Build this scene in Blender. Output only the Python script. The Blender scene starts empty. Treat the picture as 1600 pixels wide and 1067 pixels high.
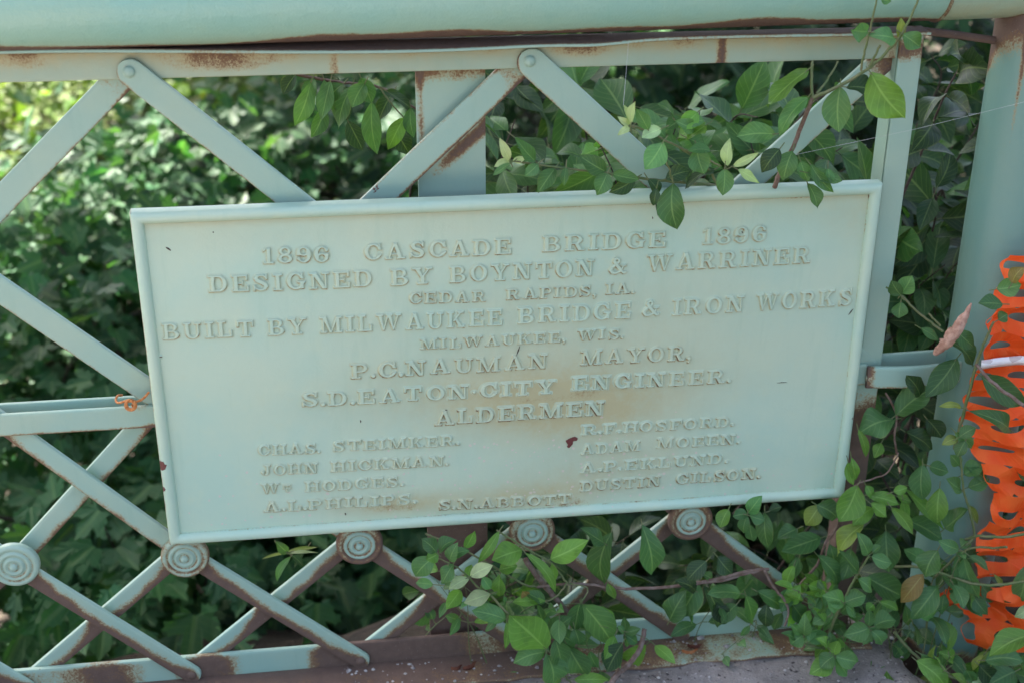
import bpy, math, random
import numpy as np
from mathutils import Vector, Matrix

# ------------------------------------------------------------------ camera, sky, sun, exposure
S = bpy.context.scene
COL = S.collection
CX, CY, F = 800.0, 533.5, 2057.9            # photograph geometry (1600 x 1067)
CAM = np.array([-0.29089523, -1.99318357, 1.26677639])
ROT = np.array([[0.99059679, 0.05307161, -0.12610078],
                [-0.13676303, 0.40921795, -0.9021289],
                [0.00372527, 0.91089191, 0.41262822]])
cd = bpy.data.cameras.new('camera')
cam = bpy.data.objects.new('camera', cd); COL.objects.link(cam)
M4 = Matrix.Identity(4)
for i in range(3):
    for j in range(3):
        M4[i][j] = float(ROT[i, j])
    M4[i][3] = float(CAM[i])
cam.matrix_world = M4
cd.sensor_fit = 'HORIZONTAL'; cd.sensor_width = 36.0
cd.lens = F / 1600 * 36
cd.clip_start = 0.05; cd.clip_end = 500
cd.dof.use_dof = True; cd.dof.focus_distance = 2.2; cd.dof.aperture_fstop = 2.9
S.camera = cam

SUN_EL, SUN_AZ = math.radians(56), math.radians(-32)     # azimuth from +Y towards +X
sd = Vector((math.sin(SUN_AZ) * math.cos(SUN_EL), math.cos(SUN_AZ) * math.cos(SUN_EL), math.sin(SUN_EL)))
w = bpy.data.worlds.new('World'); S.world = w; w.use_nodes = True
nt = w.node_tree
sky = nt.nodes.new('ShaderNodeTexSky'); sky.sky_type = 'NISHITA'; sky.sun_disc = False
sky.sun_elevation = SUN_EL; sky.sun_rotation = SUN_AZ
sky.air_density = 1.0; sky.dust_density = 5.0; sky.ozone_density = 0.6
bg = nt.nodes['Background']; bg.inputs['Strength'].default_value = 0.06
nt.links.new(sky.outputs[0], bg.inputs[0])
ld = bpy.data.lights.new('sun', 'SUN'); ld.energy = 5.0; ld.angle = math.radians(0.5); ld.color = (1.0, 0.95, 0.86)
sun = bpy.data.objects.new('sun', ld); COL.objects.link(sun)
sun.rotation_euler = sd.to_track_quat('Z', 'Y').to_euler()
S.view_settings.view_transform = 'Standard'; S.view_settings.look = 'None'
S.view_settings.exposure = 3.18; S.view_settings.gamma = 1.0
S.render.engine = 'CYCLES'
S.cycles.use_denoising = True
S.cycles.max_bounces = 8; S.cycles.transparent_max_bounces = 4

rng = np.random.default_rng(7)
random.seed(7)


def at(u, v, y):
    """point of the world at depth plane y seen at photo pixel (u, v)"""
    d = ROT @ np.array([(u - CX) / F, -(v - CY) / F, -1.0])
    return CAM + d * (y - CAM[1]) / d[1]


# ------------------------------------------------------------------ object helpers
def setp(o, label=None, cat=None, group=None, kind=None):
    if label: o['label'] = label
    if cat: o['category'] = cat
    if group: o['group'] = group
    if kind: o['kind'] = kind
    return o


def thing(name, loc, label, cat, group=None):
    o = bpy.data.objects.new(name, None); COL.objects.link(o)
    o.location = loc; o.empty_display_size = 0.05
    return setp(o, label, cat, group)


def origin(o):
    p = np.zeros(3)
    while o is not None:
        p = p + np.array(o.location); o = o.parent
    return p


class MB:
    """collects faces (world coordinates) and links them as one mesh object"""
    def __init__(s):
        s.v = []; s.f = []; s.a = {}; s.n = 0

    def add(s, verts, faces, **attr):
        verts = np.asarray(verts, float).reshape(-1, 3)
        k = len(verts)
        s.v.append(verts)
        for f in faces: s.f.append([i + s.n for i in f])
        for key in set(s.a) | set(attr):
            lst = s.a.setdefault(key, [])
            have = sum(len(x) for x in lst)
            if have < s.n: lst.append(np.zeros(s.n - have))
            val = attr.get(key)
            lst.append(np.full(k, 0.0 if val is None else val) if np.ndim(val) == 0 else np.asarray(val, float))
        s.n += k

    def grid(s, P, closed_u=False, closed_v=False, flip=False, **attr):
        """P: (nu, nv, 3)"""
        nu, nv = P.shape[:2]; fs = []
        for i in range(nu if closed_u else nu - 1):
            for j in range(nv if closed_v else nv - 1):
                a, b = i * nv + j, ((i + 1) % nu) * nv + j
                c, d = ((i + 1) % nu) * nv + (j + 1) % nv, i * nv + (j + 1) % nv
                fs.append((a, d, c, b) if flip else (a, b, c, d))
        s.add(P.reshape(-1, 3), fs, **{k: (np.asarray(x).reshape(-1) if np.ndim(x) else x) for k, x in attr.items()})

    def build(s, name, mat, parent=None, smooth=True, angle=40):
        v = np.concatenate(s.v) if s.v else np.zeros((0, 3))
        if parent is not None: v = v - origin(parent)
        me = bpy.data.meshes.new(name)
        me.from_pydata(v.tolist(), [], s.f)
        for key, lst in s.a.items():
            x = np.concatenate(lst).astype(np.float32)
            at_ = me.attributes.new(key, 'FLOAT', 'POINT'); at_.data.foreach_set('value', x)
        if smooth:
            me.polygons.foreach_set('use_smooth', np.ones(len(me.polygons), bool))
            if angle: me.set_sharp_from_angle(angle=math.radians(angle))
        me.materials.append(mat)
        me.update()
        o = bpy.data.objects.new(name, me); COL.objects.link(o)
        if parent is not None: o.parent = parent
        return o


# ------------------------------------------------------------------ materials
def newmat(name):
    m = bpy.data.materials.new(name); m.use_nodes = True
    t = m.node_tree; t.nodes.clear()
    out = t.nodes.new('ShaderNodeOutputMaterial')
    b = t.nodes.new('ShaderNodeBsdfPrincipled'); t.links.new(b.outputs[0], out.inputs[0])
    return m, t, b, out


class N:
    def __init__(s, t): s.t = t
    def link(s, a, b): s.t.links.new(a, b)
    def put(s, sock, v):
        if isinstance(v, bpy.types.NodeSocket): s.link(v, sock)
        elif v is not None: sock.default_value = v
    def coord(s, which='Object'): return s.t.nodes.new('ShaderNodeTexCoord').outputs[which]
    def attr(s, n, out='Fac'):
        a = s.t.nodes.new('ShaderNodeAttribute'); a.attribute_name = n; return a.outputs[out]
    def noise(s, vec, scale, detail=3, rough=.55):
        n = s.t.nodes.new('ShaderNodeTexNoise'); s.link(vec, n.inputs['Vector'])
        n.inputs['Scale'].default_value = scale; n.inputs['Detail'].default_value = detail; n.inputs['Roughness'].default_value = rough
        return n.outputs['Fac']
    def voro(s, vec, scale, rand=1.0):
        n = s.t.nodes.new('ShaderNodeTexVoronoi'); s.link(vec, n.inputs['Vector']); n.inputs['Scale'].default_value = scale
        n.inputs['Randomness'].default_value = rand
        return n.outputs['Distance'], n.outputs['Color']
    def m(s, op, a, b=None, c=None, clamp=False):
        n = s.t.nodes.new('ShaderNodeMath'); n.operation = op; n.use_clamp = clamp
        for i, x in enumerate((a, b, c)):
            if x is not None: s.put(n.inputs[i], x)
        return n.outputs[0]
    def ss(s, x, a, b):
        n = s.t.nodes.new('ShaderNodeMapRange'); n.interpolation_type = 'SMOOTHSTEP'
        s.put(n.inputs[0], x); n.inputs[1].default_value = a; n.inputs[2].default_value = b
        return n.outputs[0]
    def mix(s, fac, a, b):
        n = s.t.nodes.new('ShaderNodeMix'); n.data_type = 'RGBA'
        s.put(n.inputs[0], fac)
        for i, x in ((6, a), (7, b)):
            s.put(n.inputs[i], x if isinstance(x, bpy.types.NodeSocket) else (*x, 1.0))
        return n.outputs[2]
    def bump(s, h, strength, dist):
        n = s.t.nodes.new('ShaderNodeBump'); n.inputs['Strength'].default_value = strength
        n.inputs['Distance'].default_value = dist; s.link(h, n.inputs['Height'])
        return n.outputs[0]
    def sep(s, vec):
        n = s.t.nodes.new('ShaderNodeSeparateXYZ'); s.link(vec, n.inputs[0]); return n.outputs


def paint_mat(name, base, rough=.42, alt=None, speck=0.5, bumpy=.12):
    m, t, b, out = newmat(name); n = N(t)
    co = n.coord()
    big = n.noise(co, 5, 4); mid = n.noise(co, 38, 3); fine = n.noise(co, 260, 2); grit = n.noise(co, 900, 1)
    alt = alt or (base[0] * .86, base[1] * .97, base[2] * 1.02)
    col = n.mix(n.ss(big, .35, .7), base, alt)
    col = n.mix(n.m('MULTIPLY', n.ss(mid, .55, .75), .22), col, (base[0] * 1.06, base[1] * .98, base[2] * .88))
    st_ = n.t.nodes.new('ShaderNodeMapping'); n.link(co, st_.inputs[0]); st_.inputs['Scale'].default_value = (1, 1, .12)
    drip = n.noise(st_.outputs[0], 55, 3)
    col = n.mix(n.m('MULTIPLY', n.ss(drip, .56, .70), .20), col, (base[0] * .72, base[1] * .86, base[2] * .86))
    col = n.mix(n.m('MULTIPLY', n.ss(n.noise(co, 13, 5, .7), .52, .70), .25), col, (base[0] * 1.08, base[1] * 1.03, base[2] * .98))
    # tan weather stain
    st = n.attr('stain')
    sm = n.m('MULTIPLY', st, n.m('ADD', .45, n.m('MULTIPLY', n.noise(co, 60, 5, .65), 1.1)), clamp=True)
    col = n.mix(n.m('MULTIPLY', sm, .8), col, (.44, .37, .18))
    # dark and pale specks
    d, c = n.voro(co, 46)
    sc = n.t.nodes.new('ShaderNodeSeparateColor'); n.link(c, sc.inputs[0])
    spk = n.m('MULTIPLY', n.m('LESS_THAN', d, n.m('MULTIPLY', sc.outputs[0], .07)), n.m('GREATER_THAN', sc.outputs[1], 1 - .22 * speck))
    col = n.mix(n.m('MULTIPLY', spk, .75), col, (.10, .10, .08))
    lich = n.attr('lichen')
    d2, c2 = n.voro(co, 120)
    sc2 = n.t.nodes.new('ShaderNodeSeparateColor'); n.link(c2, sc2.inputs[0])
    lm = n.m('MULTIPLY', n.m('LESS_THAN', n.m('ADD', d2, n.m('MULTIPLY', n.m('SUBTRACT', fine, .5), .5)), n.m('MULTIPLY', sc2.outputs[0], .34)), n.m('GREATER_THAN', n.m('ADD', sc2.outputs[1], n.m('MULTIPLY', lich, .5)), 1.08))
    col = n.mix(n.m('MULTIPLY', lm, .7), col, (.62, .52, .45))
    # rust
    ru = n.attr('rust')
    wob = n.m('ADD', n.m('MULTIPLY', n.m('SUBTRACT', mid, .5), .55), n.m('ADD', n.m('MULTIPLY', n.m('SUBTRACT', fine, .5), .5), n.m('MULTIPLY', n.m('SUBTRACT', grit, .5), .4)))
    mk = n.m('ADD', ru, n.m('MULTIPLY', wob, n.ss(ru, .02, .25)))
    tan = n.ss(mk, .18, .45)
    col = n.mix(n.m('MULTIPLY', tan, .75), col, (.345, .255, .12))
    col = n.mix(n.ss(mk, .38, .52), col, (.19, .105, .05))
    prim = n.mix(n.noise(co, 70, 4), (.095, .058, .043), (.165, .105, .077))
    prim = n.mix(n.ss(n.noise(co, 420, 2), .68, .74), prim, (.25, .22, .2))
    col = n.mix(n.ss(mk, .52, .70), col, prim)
    # flaked reddish chips
    ch = n.attr('chip')
    cm = n.ss(n.m('ADD', ch, n.m('MULTIPLY', n.m('SUBTRACT', fine, .5), .5)), .45, .55)
    col = n.mix(cm, col, (.13, .035, .03))
    n.link(col, b.inputs['Base Color'])
    rr = n.m('ADD', rough, n.m('MULTIPLY', n.ss(mk, .3, .6), .35))
    rr = n.m('ADD', rr, n.m('MULTIPLY', n.m('SUBTRACT', mid, .5), .15))
    n.link(rr, b.inputs['Roughness'])
    h = n.m('ADD', n.m('MULTIPLY', fine, .5), n.m('MULTIPLY', n.noise(co, 110, 3), .8))
    h = n.m('ADD', h, n.m('MULTIPLY', n.m('MULTIPLY', grit, n.ss(mk, .3, .5)), 1.4))
    h = n.m('SUBTRACT', h, n.m('MULTIPLY', n.ss(mk, .45, .6), .5))
    n.link(n.bump(h, bumpy * 2.2, .0012), b.inputs['Normal'])
    return m


PAINT = paint_mat('green_paint', (.485, .603, .450), bumpy=.2)
PAINT_BAR = paint_mat('green_paint_bars', (.333, .458, .354), speck=.35)
PAINT_PIPE = paint_mat('green_paint_pipe', (.30, .49, .385), rough=.33, bumpy=.34, speck=.35)
PAINT_POST = paint_mat('green_paint_post', (.172, .295, .238), rough=.4, bumpy=.15, speck=.5)


def leaf_mat(name, rough=.42, trans=.3, vein=.6, spec=.30):
    m, t, b, out = newmat(name); n = N(t)
    uv = t.nodes.new('ShaderNodeUVMap'); uv.uv_map = 'leaf'
    X = n.sep(uv.outputs[0]); u, v = X[0], X[1]
    au = n.m('ABSOLUTE', n.m('SUBTRACT', n.m('MULTIPLY', u, 2.0), 1.0))
    base = n.attr('tone', 'Color')
    co = n.coord('Object')
    nz = n.noise(co, 45, 3)
    col = n.mix(n.m('MULTIPLY', n.ss(nz, .4, .75), .35), base, (.03, .075, .02))
    blot = n.noise(co, 120, 4, .7)
    col = n.mix(n.m('MULTIPLY', n.ss(blot, .66, .74), .6), col, (.10, .075, .025))
    edge = n.m('MULTIPLY', n.ss(au, .86, 1.0), n.ss(n.noise(co, 25, 2), .5, .7))
    col = n.mix(n.m('MULTIPLY', edge, .55), col, (.20, .21, .06))
    rib = n.m('SUBTRACT', 1.0, n.ss(au, .03, .085))
    ph = n.m('SUBTRACT', n.m('MULTIPLY', v, 7.0), n.m('MULTIPLY', au, 2.2))
    fr = n.m('ABSOLUTE', n.m('SUBTRACT', n.m('FRACT', ph), .5))
    side = n.m('MULTIPLY', n.m('SUBTRACT', 1.0, n.ss(fr, .02, .10)), .42)
    vm = n.m('MULTIPLY', n.m('MAXIMUM', rib, side), vein)
    pale = t.nodes.new('ShaderNodeMix'); pale.data_type = 'RGBA'; pale.blend_type = 'ADD'
    pale.inputs[0].default_value = 1.0; n.link(base, pale.inputs[6]); pale.inputs[7].default_value = (.15, .19, .07, 1)
    col = n.mix(vm, col, pale.outputs[2])
    geo = t.nodes.new('ShaderNodeNewGeometry')
    under = n.mix(.16, col, (.12, .18, .09))
    col = n.mix(n.m('MULTIPLY', geo.outputs['Backfacing'], .8), col, under)
    n.link(col, b.inputs['Base Color'])
    b.inputs['Roughness'].default_value = rough
    b.inputs['Specular IOR Level'].default_value = spec
    h = n.m('ADD', n.m('MULTIPLY', fr, .6), n.m('MULTIPLY', n.noise(co, 160, 2), .5))
    n.link(n.bump(h, .6, .0012), b.inputs['Normal'])
    tr = t.nodes.new('ShaderNodeBsdfTranslucent')
    tc = t.nodes.new('ShaderNodeMix'); tc.data_type = 'RGBA'; tc.blend_type = 'MULTIPLY'; tc.inputs[0].default_value = 1
    n.link(col, tc.inputs[6]); tc.inputs[7].default_value = (1.7, 1.9, .7, 1)
    n.link(tc.outputs[2], tr.inputs['Color'])
    mx = t.nodes.new('ShaderNodeMixShader'); mx.inputs[0].default_value = trans
    n.link(b.outputs[0], mx.inputs[1]); n.link(tr.outputs[0], mx.inputs[2]); n.link(mx.outputs[0], out.inputs[0])
    return m


LEAF = leaf_mat('oval_leaf')
MAPLE = leaf_mat('maple_leaf', rough=.55, trans=.34, vein=.2, spec=.22)


def simple_mat(name, c1, c2, scale, rough=.8, bump=.3, dist=.004, spec=.3, detail=5):
    m, t, b, out = newmat(name); n = N(t); co = n.coord()
    z = n.noise(co, scale, detail, .62)
    n.link(n.mix(n.ss(z, .35, .65), c1, c2), b.inputs['Base Color'])
    b.inputs['Roughness'].default_value = rough; b.inputs['Specular IOR Level'].default_value = spec
    n.link(n.bump(n.noise(co, scale * 3, 4), bump, dist), b.inputs['Normal'])
    return m


STEM = simple_mat('green_stem', (.10, .15, .05), (.17, .17, .08), 60, .55, .3, .001)
WOODY = simple_mat('brown_stem', (.14, .085, .06), (.22, .16, .13), 80, .75, .5, .002)
TWIG = simple_mat('dark_twig', (.055, .038, .03), (.10, .075, .06), 60, .8, .5, .002)
BARK = simple_mat('bark', (.05, .04, .03), (.12, .095, .07), 14, .9, .8, .02)
SOIL = simple_mat('soil', (.018, .014, .010), (.045, .034, .022), 9, .95, .8, .03)
COPPER = simple_mat('rusty_wire', (.42, .13, .035), (.62, .27, .09), 300, .5, .4, .0005)
DEAD = simple_mat('dead_leaf', (.30, .16, .11), (.48, .30, .22), 70, .8, .7, .003)
RED_LEAF = simple_mat('red_leaf', (.09, .025, .015), (.17, .06, .03), 60, .7, .5, .002)
ORANGE_LEAF = simple_mat('orange_leaf', (.38, .12, .04), (.45, .2, .08), 60, .7, .5, .002)
THREAD = simple_mat('silk_thread', (.5, .5, .48), (.6, .6, .58), 60, .4, .0, .002)


def orange_mat():
    m, t, b, out = newmat('orange_plastic'); n = N(t); co = n.coord()
    z = n.noise(co, 30, 4)
    n.link(n.mix(n.ss(z, .35, .7), (.93, .105, .014), (.96, .165, .028)), b.inputs['Base Color'])
    b.inputs['Roughness'].default_value = .5; b.inputs['Specular IOR Level'].default_value = .3
    n.link(n.bump(n.noise(co, 90, 3), .25, .002), b.inputs['Normal'])
    tr = t.nodes.new('ShaderNodeBsdfTranslucent'); tr.inputs[0].default_value = (.9, .16, .03, 1)
    mx = t.nodes.new('ShaderNodeMixShader'); mx.inputs[0].default_value = .25
    n.link(b.outputs[0], mx.inputs[1]); n.link(tr.outputs[0], mx.inputs[2]); n.link(mx.outputs[0], out.inputs[0])
    return m


ORANGE = orange_mat()


def tape_mat():
    m, t, b, out = newmat('reflective_tape'); n = N(t); co = n.coord()
    d, c = n.voro(co, 60)
    sc = n.t.nodes.new('ShaderNodeSeparateColor'); n.link(c, sc.inputs[0])
    n.link(n.mix(n.ss(sc.outputs[0], .3, .6), (.62, .52, .48), (.88, .82, .78)), b.inputs['Base Color'])
    b.inputs['Roughness'].default_value = .25
    n.link(n.bump(n.noise(co, 55, 2), .6, .004), b.inputs['Normal'])
    return m


TAPE = tape_mat()


def concrete_mat():
    m, t, b, out = newmat('weathered_concrete'); n = N(t); co = n.coord()
    a = n.noise(co, 14, 6, .65); f = n.noise(co, 160, 3)
    col = n.mix(n.ss(a, .3, .7), (.15, .127, .115), (.29, .255, .232))
    col = n.mix(n.ss(f, .62, .72), col, (.42, .38, .36))
    col = n.mix(n.ss(n.noise(co, 90, 2), .62, .70), col, (.05, .04, .038))
    n.link(col, b.inputs['Base Color']); b.inputs['Roughness'].default_value = .9
    n.link(n.bump(n.m('ADD', a, f), .8, .006), b.inputs['Normal'])
    return m


CONCRETE = concrete_mat()
GRIT = simple_mat('grit', (.22, .19, .18), (.5, .46, .42), 40, .85, .4, .002)


# ------------------------------------------------------------------ generic shapes
def tube_pts(path, rad, k=10):
    path = np.asarray(path, float); n = len(path)
    rad = np.full(n, rad) if np.ndim(rad) == 0 else np.asarray(rad, float)
    tang = np.gradient(path, axis=0); tang /= np.linalg.norm(tang, axis=1)[:, None] + 1e-12
    up = np.array([0, 0, 1.0]) if abs(tang[0][2]) < .9 else np.array([1.0, 0, 0])
    P = np.zeros((n, k, 3)); nrm = np.cross(tang[0], up); nrm /= np.linalg.norm(nrm)
    for i in range(n):
        nrm = nrm - tang[i] * (nrm @ tang[i]); nrm /= np.linalg.norm(nrm) + 1e-12
        bn = np.cross(tang[i], nrm)
        for j in range(k):
            a = 2 * math.pi * j / k
            P[i, j] = path[i] + rad[i] * (nrm * math.cos(a) + bn * math.sin(a))
    return P


def tube(mb, path, rad, k=10, caps=True, **attr):
    P = tube_pts(path, rad, k)
    mb.grid(P, closed_v=True, **attr)
    if caps:
        for e, fl in ((0, True), (-1, False)):
            idx = list(range(k)); mb.add(P[e], [idx if not fl else idx[::-1]], **{q: (0.0 if np.ndim(x) else x) for q, x in attr.items()})


def smooth_path(pts, per=6):
    """Catmull-Rom through the points"""
    p = np.asarray(pts, float)
    if len(p) < 3:
        return np.array([p[0] + (p[-1] - p[0]) * t for t in np.linspace(0, 1, per + 1)])
    q = np.vstack([2 * p[0] - p[1], p, 2 * p[-1] - p[-2]]); out = []
    for i in range(1, len(q) - 2):
        for t in np.linspace(0, 1, per, endpoint=False):
            a, b, c, d = q[i - 1], q[i], q[i + 1], q[i + 2]
            out.append(.5 * ((2 * b) + (-a + c) * t + (2 * a - 5 * b + 4 * c - d) * t * t + (-a + 3 * b - 3 * c + d) * t ** 3))
    out.append(p[-1])
    return np.array(out)


def box(mb, lo, hi, **attr):
    x0, y0, z0 = lo; x1, y1, z1 = hi
    v = [(x0, y0, z0), (x1, y0, z0), (x1, y1, z0), (x0, y1, z0), (x0, y0, z1), (x1, y0, z1), (x1, y1, z1), (x0, y1, z1)]
    mb.add(v, [(0, 3, 2, 1), (4, 5, 6, 7), (0, 1, 5, 4), (1, 2, 6, 5), (2, 3, 7, 6), (3, 0, 4, 7)], **attr)


def strip(mb, a, b, wid, y0, y1, n=60, round0=False, round1=False, rust=None, chip=None, stain=None, bev=.0018, nv=9, sag=None):
    """flat bar in the railing plane from a to b (x, z), width wid, thickness from y0 (front) to y1 (rear)"""
    a = np.array(a, float); b = np.array(b, float); L = np.linalg.norm(b - a); d = (b - a) / L
    nrm = np.array([-d[1], d[0]])
    if nrm[1] < 0: nrm = -nrm                       # + across = upwards
    hw = wid / 2
    us = set(np.linspace(0, L, n))
    if round0: us |= set(hw * (1 - np.cos(np.linspace(0, math.pi / 2, 9))))
    if round1: us |= set(L - hw * (1 - np.cos(np.linspace(0, math.pi / 2, 9))))
    us = np.array(sorted(us))
    e = bev / hw
    prof = [(-1, y0 + bev, 0), (-1 + .3 * e, y0 + .3 * bev, 0), (-1 + e, y0, 0)]
    prof += [(x, y0, 0) for x in np.linspace(-1 + e, 1 - e, nv)[1:-1]]
    prof += [(1 - e, y0, 0), (1 - .3 * e, y0 + .3 * bev, 0), (1, y0 + bev, 0), (1, y1, 0), (-1, y1, 0)]
    k = len(prof)
    P = np.zeros((len(us), k, 3)); R = np.zeros((len(us), k)); C = np.zeros((len(us), k)); T = np.zeros((len(us), k))
    for i, u in enumerate(us):
        s = 1.0
        if round0 and u < hw: s = math.sqrt(max(0, 1 - ((hw - u) / hw) ** 2))
        if round1 and L - u < hw: s = min(s, math.sqrt(max(0, 1 - ((hw - L + u) / hw) ** 2)))
        s = max(s, .02)
        c = a + d * u
        for j, (vv, yy, _) in enumerate(prof):
            p = c + nrm * vv * hw * s
            P[i, j] = (p[0], yy + (sag(u / L) if sag else 0), p[1])
            if rust: R[i, j] = rust(u, L, vv)
            if chip: C[i, j] = chip(p[0], p[1], vv)
            if stain: T[i, j] = stain(u, L, vv)
    flip = d[0] < 0
    mb.grid(P, closed_v=True, flip=not flip, rust=R, chip=C, stain=T)
    idx = list(range(k))
    mb.add(P[0], [idx if flip else idx[::-1]], rust=R[0]); mb.add(P[-1], [idx[::-1] if flip else idx], rust=R[-1])


def dome(mb, c, r, h, rings=6, k=20, **attr):
    """rivet head facing -y at centre c"""
    P = np.zeros((rings + 1, k, 3))
    for i in range(rings + 1):
        a = math.pi / 2 * i / rings
        for j in range(k):
            t = 2 * math.pi * j / k
            P[i, j] = (c[0] + r * math.cos(a) * math.cos(t), c[1] - h * math.sin(a), c[2] + r * math.cos(a) * math.sin(t))
    mb.grid(P, closed_v=True, **attr)


# ------------------------------------------------------------------ terrain and deck (setting)
def tz(x, y):
    """height of the ravine ground"""
    z = -0.50 - 2.3 * (1 / (1 + math.exp(-(y - 1.6) * 1.6)) - 1 / (1 + math.exp(1.6 * 1.6)))
    if y > 7: z += (y - 7) * .16
    if x > .7 and y > .1: z += .35 * min(1, (x - .7) / .8) * math.exp(-max(0, y - .3))
    return z + .05 * math.sin(x * 3.1 + y * 2.3) + .04 * math.sin(x * 7.3 - y * 5.1)


mb = MB()
xs = np.concatenate([np.linspace(-80, -8, 12), np.linspace(-7, 7, 71), np.linspace(8, 80, 12)])
ys = np.concatenate([np.linspace(-40, -4, 8), np.linspace(-3, 9, 61), np.linspace(10, 90, 20)])
mb.grid(np.array([[(x, y, tz(x, y)) for y in ys] for x in xs]))
setp(mb.build('ground', SOIL, angle=None), kind='structure')

DECK_Z = -0.327
mb = MB()
# deck: bevelled rough edge on its far and right sides
ny, nx = 30, 90
X = np.concatenate([[-6, -3], np.linspace(-1.3, .745, nx)])
Y = np.concatenate([[-6, -3, -1.5], np.linspace(-.6, .085, ny)])
P = np.array([[(x + (.010 * math.sin(y * 31) + .006 * math.sin(y * 83) if x > .74 else 0), y,
                DECK_Z + .003 * math.sin(x * 23 + y * 17) + .002 * math.sin(x * 71 - y * 57) - (.008 if x > .73 else 0)) for y in Y] for x in X])
mb.grid(P)
side = np.array([[(x, y, z), (x + .004, y, z - .02), (x + .004, y, z - .5)] for x, y, z in P[-1]])
mb.grid(side)
back = np.array([[(x, y, z), (x, y + .004, z - .02), (x, y + .004, z - .5)] for x, y, z in P[:, -1]])
mb.grid(back, flip=True)
setp(mb.build('sidewalk', CONCRETE, angle=50), kind='structure')

# ------------------------------------------------------------------ lattice railing
RAIL = thing('lattice_railing', (0, .05, DECK_Z), 'pale green lattice railing panel of flat bars, rosettes and rust stains', 'railing')
Z_TOP, Z_TB = .847, .803          # top rail web
Z_MT, Z_MB = .2585, .2185
Z_BT, Z_BB = -.272, -.324
PX = .609
J = [-.590 + PX * k for k in range(-2, 3)]


def g(x, c, s): return math.exp(-((x - c) / s) ** 2)


# top rail: vertical web with a bent top flange
def xw(u, v=100): return at(u, v, .046)[0]
PATCH = [(xw(35), .05, .38, .55), (xw(345), .085, .55, .95), (xw(430), .05, .38, .6), (xw(522, 105), .006, .5, -9), (xw(640), .10, .27, .5), (xw(760), .05, .22, .5),
         (xw(905), .055, .55, .6), (xw(980), .05, .3, .3), (xw(1128, 80), .008, .75, -9), (xw(1060), .05, .3, .5), (xw(1230), .12, .2, .6), (xw(1390), .012, .45, -9)]


def top_rust(u, L, v):
    x = -2.2 + u
    r = 0
    for c, s, a, vs in PATCH:
        if vs < -5: r = max(r, a * g(x, c, s))
        else: r = max(r, a * g(x, c, s) * (1 / (1 + math.exp(-(v - (.35 - vs * .9)) * 5))))
    return r + .12 * (1 / (1 + math.exp(-(v - .75) * 9))) + (.25 if v < -.97 else 0)


mb = MB()
strip(mb, (-2.2, (Z_TOP + Z_TB) / 2), (.66, (Z_TOP + Z_TB) / 2), Z_TOP - Z_TB, .046, .054, n=420, rust=top_rust, nv=11,
      stain=lambda u, L, v: .42 + .4 * max(-.3, v) + .9 * top_rust(u, L, v))
o = mb.build('top_rail', PAINT_BAR, RAIL)
mb = MB()
xs = np.linspace(-2.2, .664, 160)
fl = []; fr = []
for x in xs:
    dip = -.007 * g(x, -.12, .28) + .003 * g(x, -.72, .2) - .004 * g(x, .12, .06) + .002 * math.sin(x * 6)
    z1 = Z_TOP + .001
    fl.append([(x, .056, z1 + .005), (x, .046, z1 + .005), (x, .030, z1 + .004 + dip * .6), (x, .017, z1 + .005 + dip), (x, .0145, z1 + .003 + dip), (x, .0145, z1 - .0 + dip), (x, .017, z1 - .0015 + dip), (x, .030, z1 + dip * .6), (x, .056, z1)])
    k = .9 * max(g(x, -.45, .07), g(x, .3, .2), g(x, .6, .15))
    fr.append([.8, .85, .85, .75, .32 * k + .05, .32 * k + .05, .6, .75, .6])
mb.grid(np.array(fl), closed_v=True, flip=True, rust=np.array(fr))
mb.build('top_flange', PAINT_BAR, RAIL)

# middle rail: two flat plates that clamp the lattice
mb = MB()


def mid_rust(u, L, v):
    return .62 * (1 / (1 + math.exp((v + .84) * 12))) + .55 * g(u, 1.59, .03) * (1 / (1 + math.exp((v + .55) * 8))) + .3 * g(u, 1.57, .012) * max(0, v)


strip(mb, (-2.2, (Z_MT + Z_MB) / 2), (.635, (Z_MT + Z_MB) / 2), Z_MT - Z_MB, .029, .036, n=300, rust=mid_rust)
mb.build('middle_rail', PAINT_BAR, RAIL)
mb = MB()
strip(mb, (-2.2, (Z_MT + Z_MB) / 2 + .001), (.635, (Z_MT + Z_MB) / 2 + .001), Z_MT - Z_MB, .066, .073, n=60)
mb.build('middle_rail', PAINT_BAR, RAIL)

# bottom rail: web, and a foot flange on the deck
mb = MB()


def bot_rust(u, L, v):
    x = -2.2 + u
    r = .44 + .35 * math.sin(x * 9 + 2) * math.sin(x * 23)
    r += .55 * g(x, -.27, .10) + .5 * g(x, -.12, .09) - .8 * g(x, -.44, .06) + .45 * g(x, -.58, .05) + .3 * g(x, .02, .05) - .75 * g(x, .2, .07) - .8 * g(x, .45, .12) - .3 * g(x, -.68, .05)
    r -= .5 * (1 / (1 + math.exp(-(v - .9) * 12))) * (1 if x < -.35 else .4)
    return max(0, min(1, r))


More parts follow.
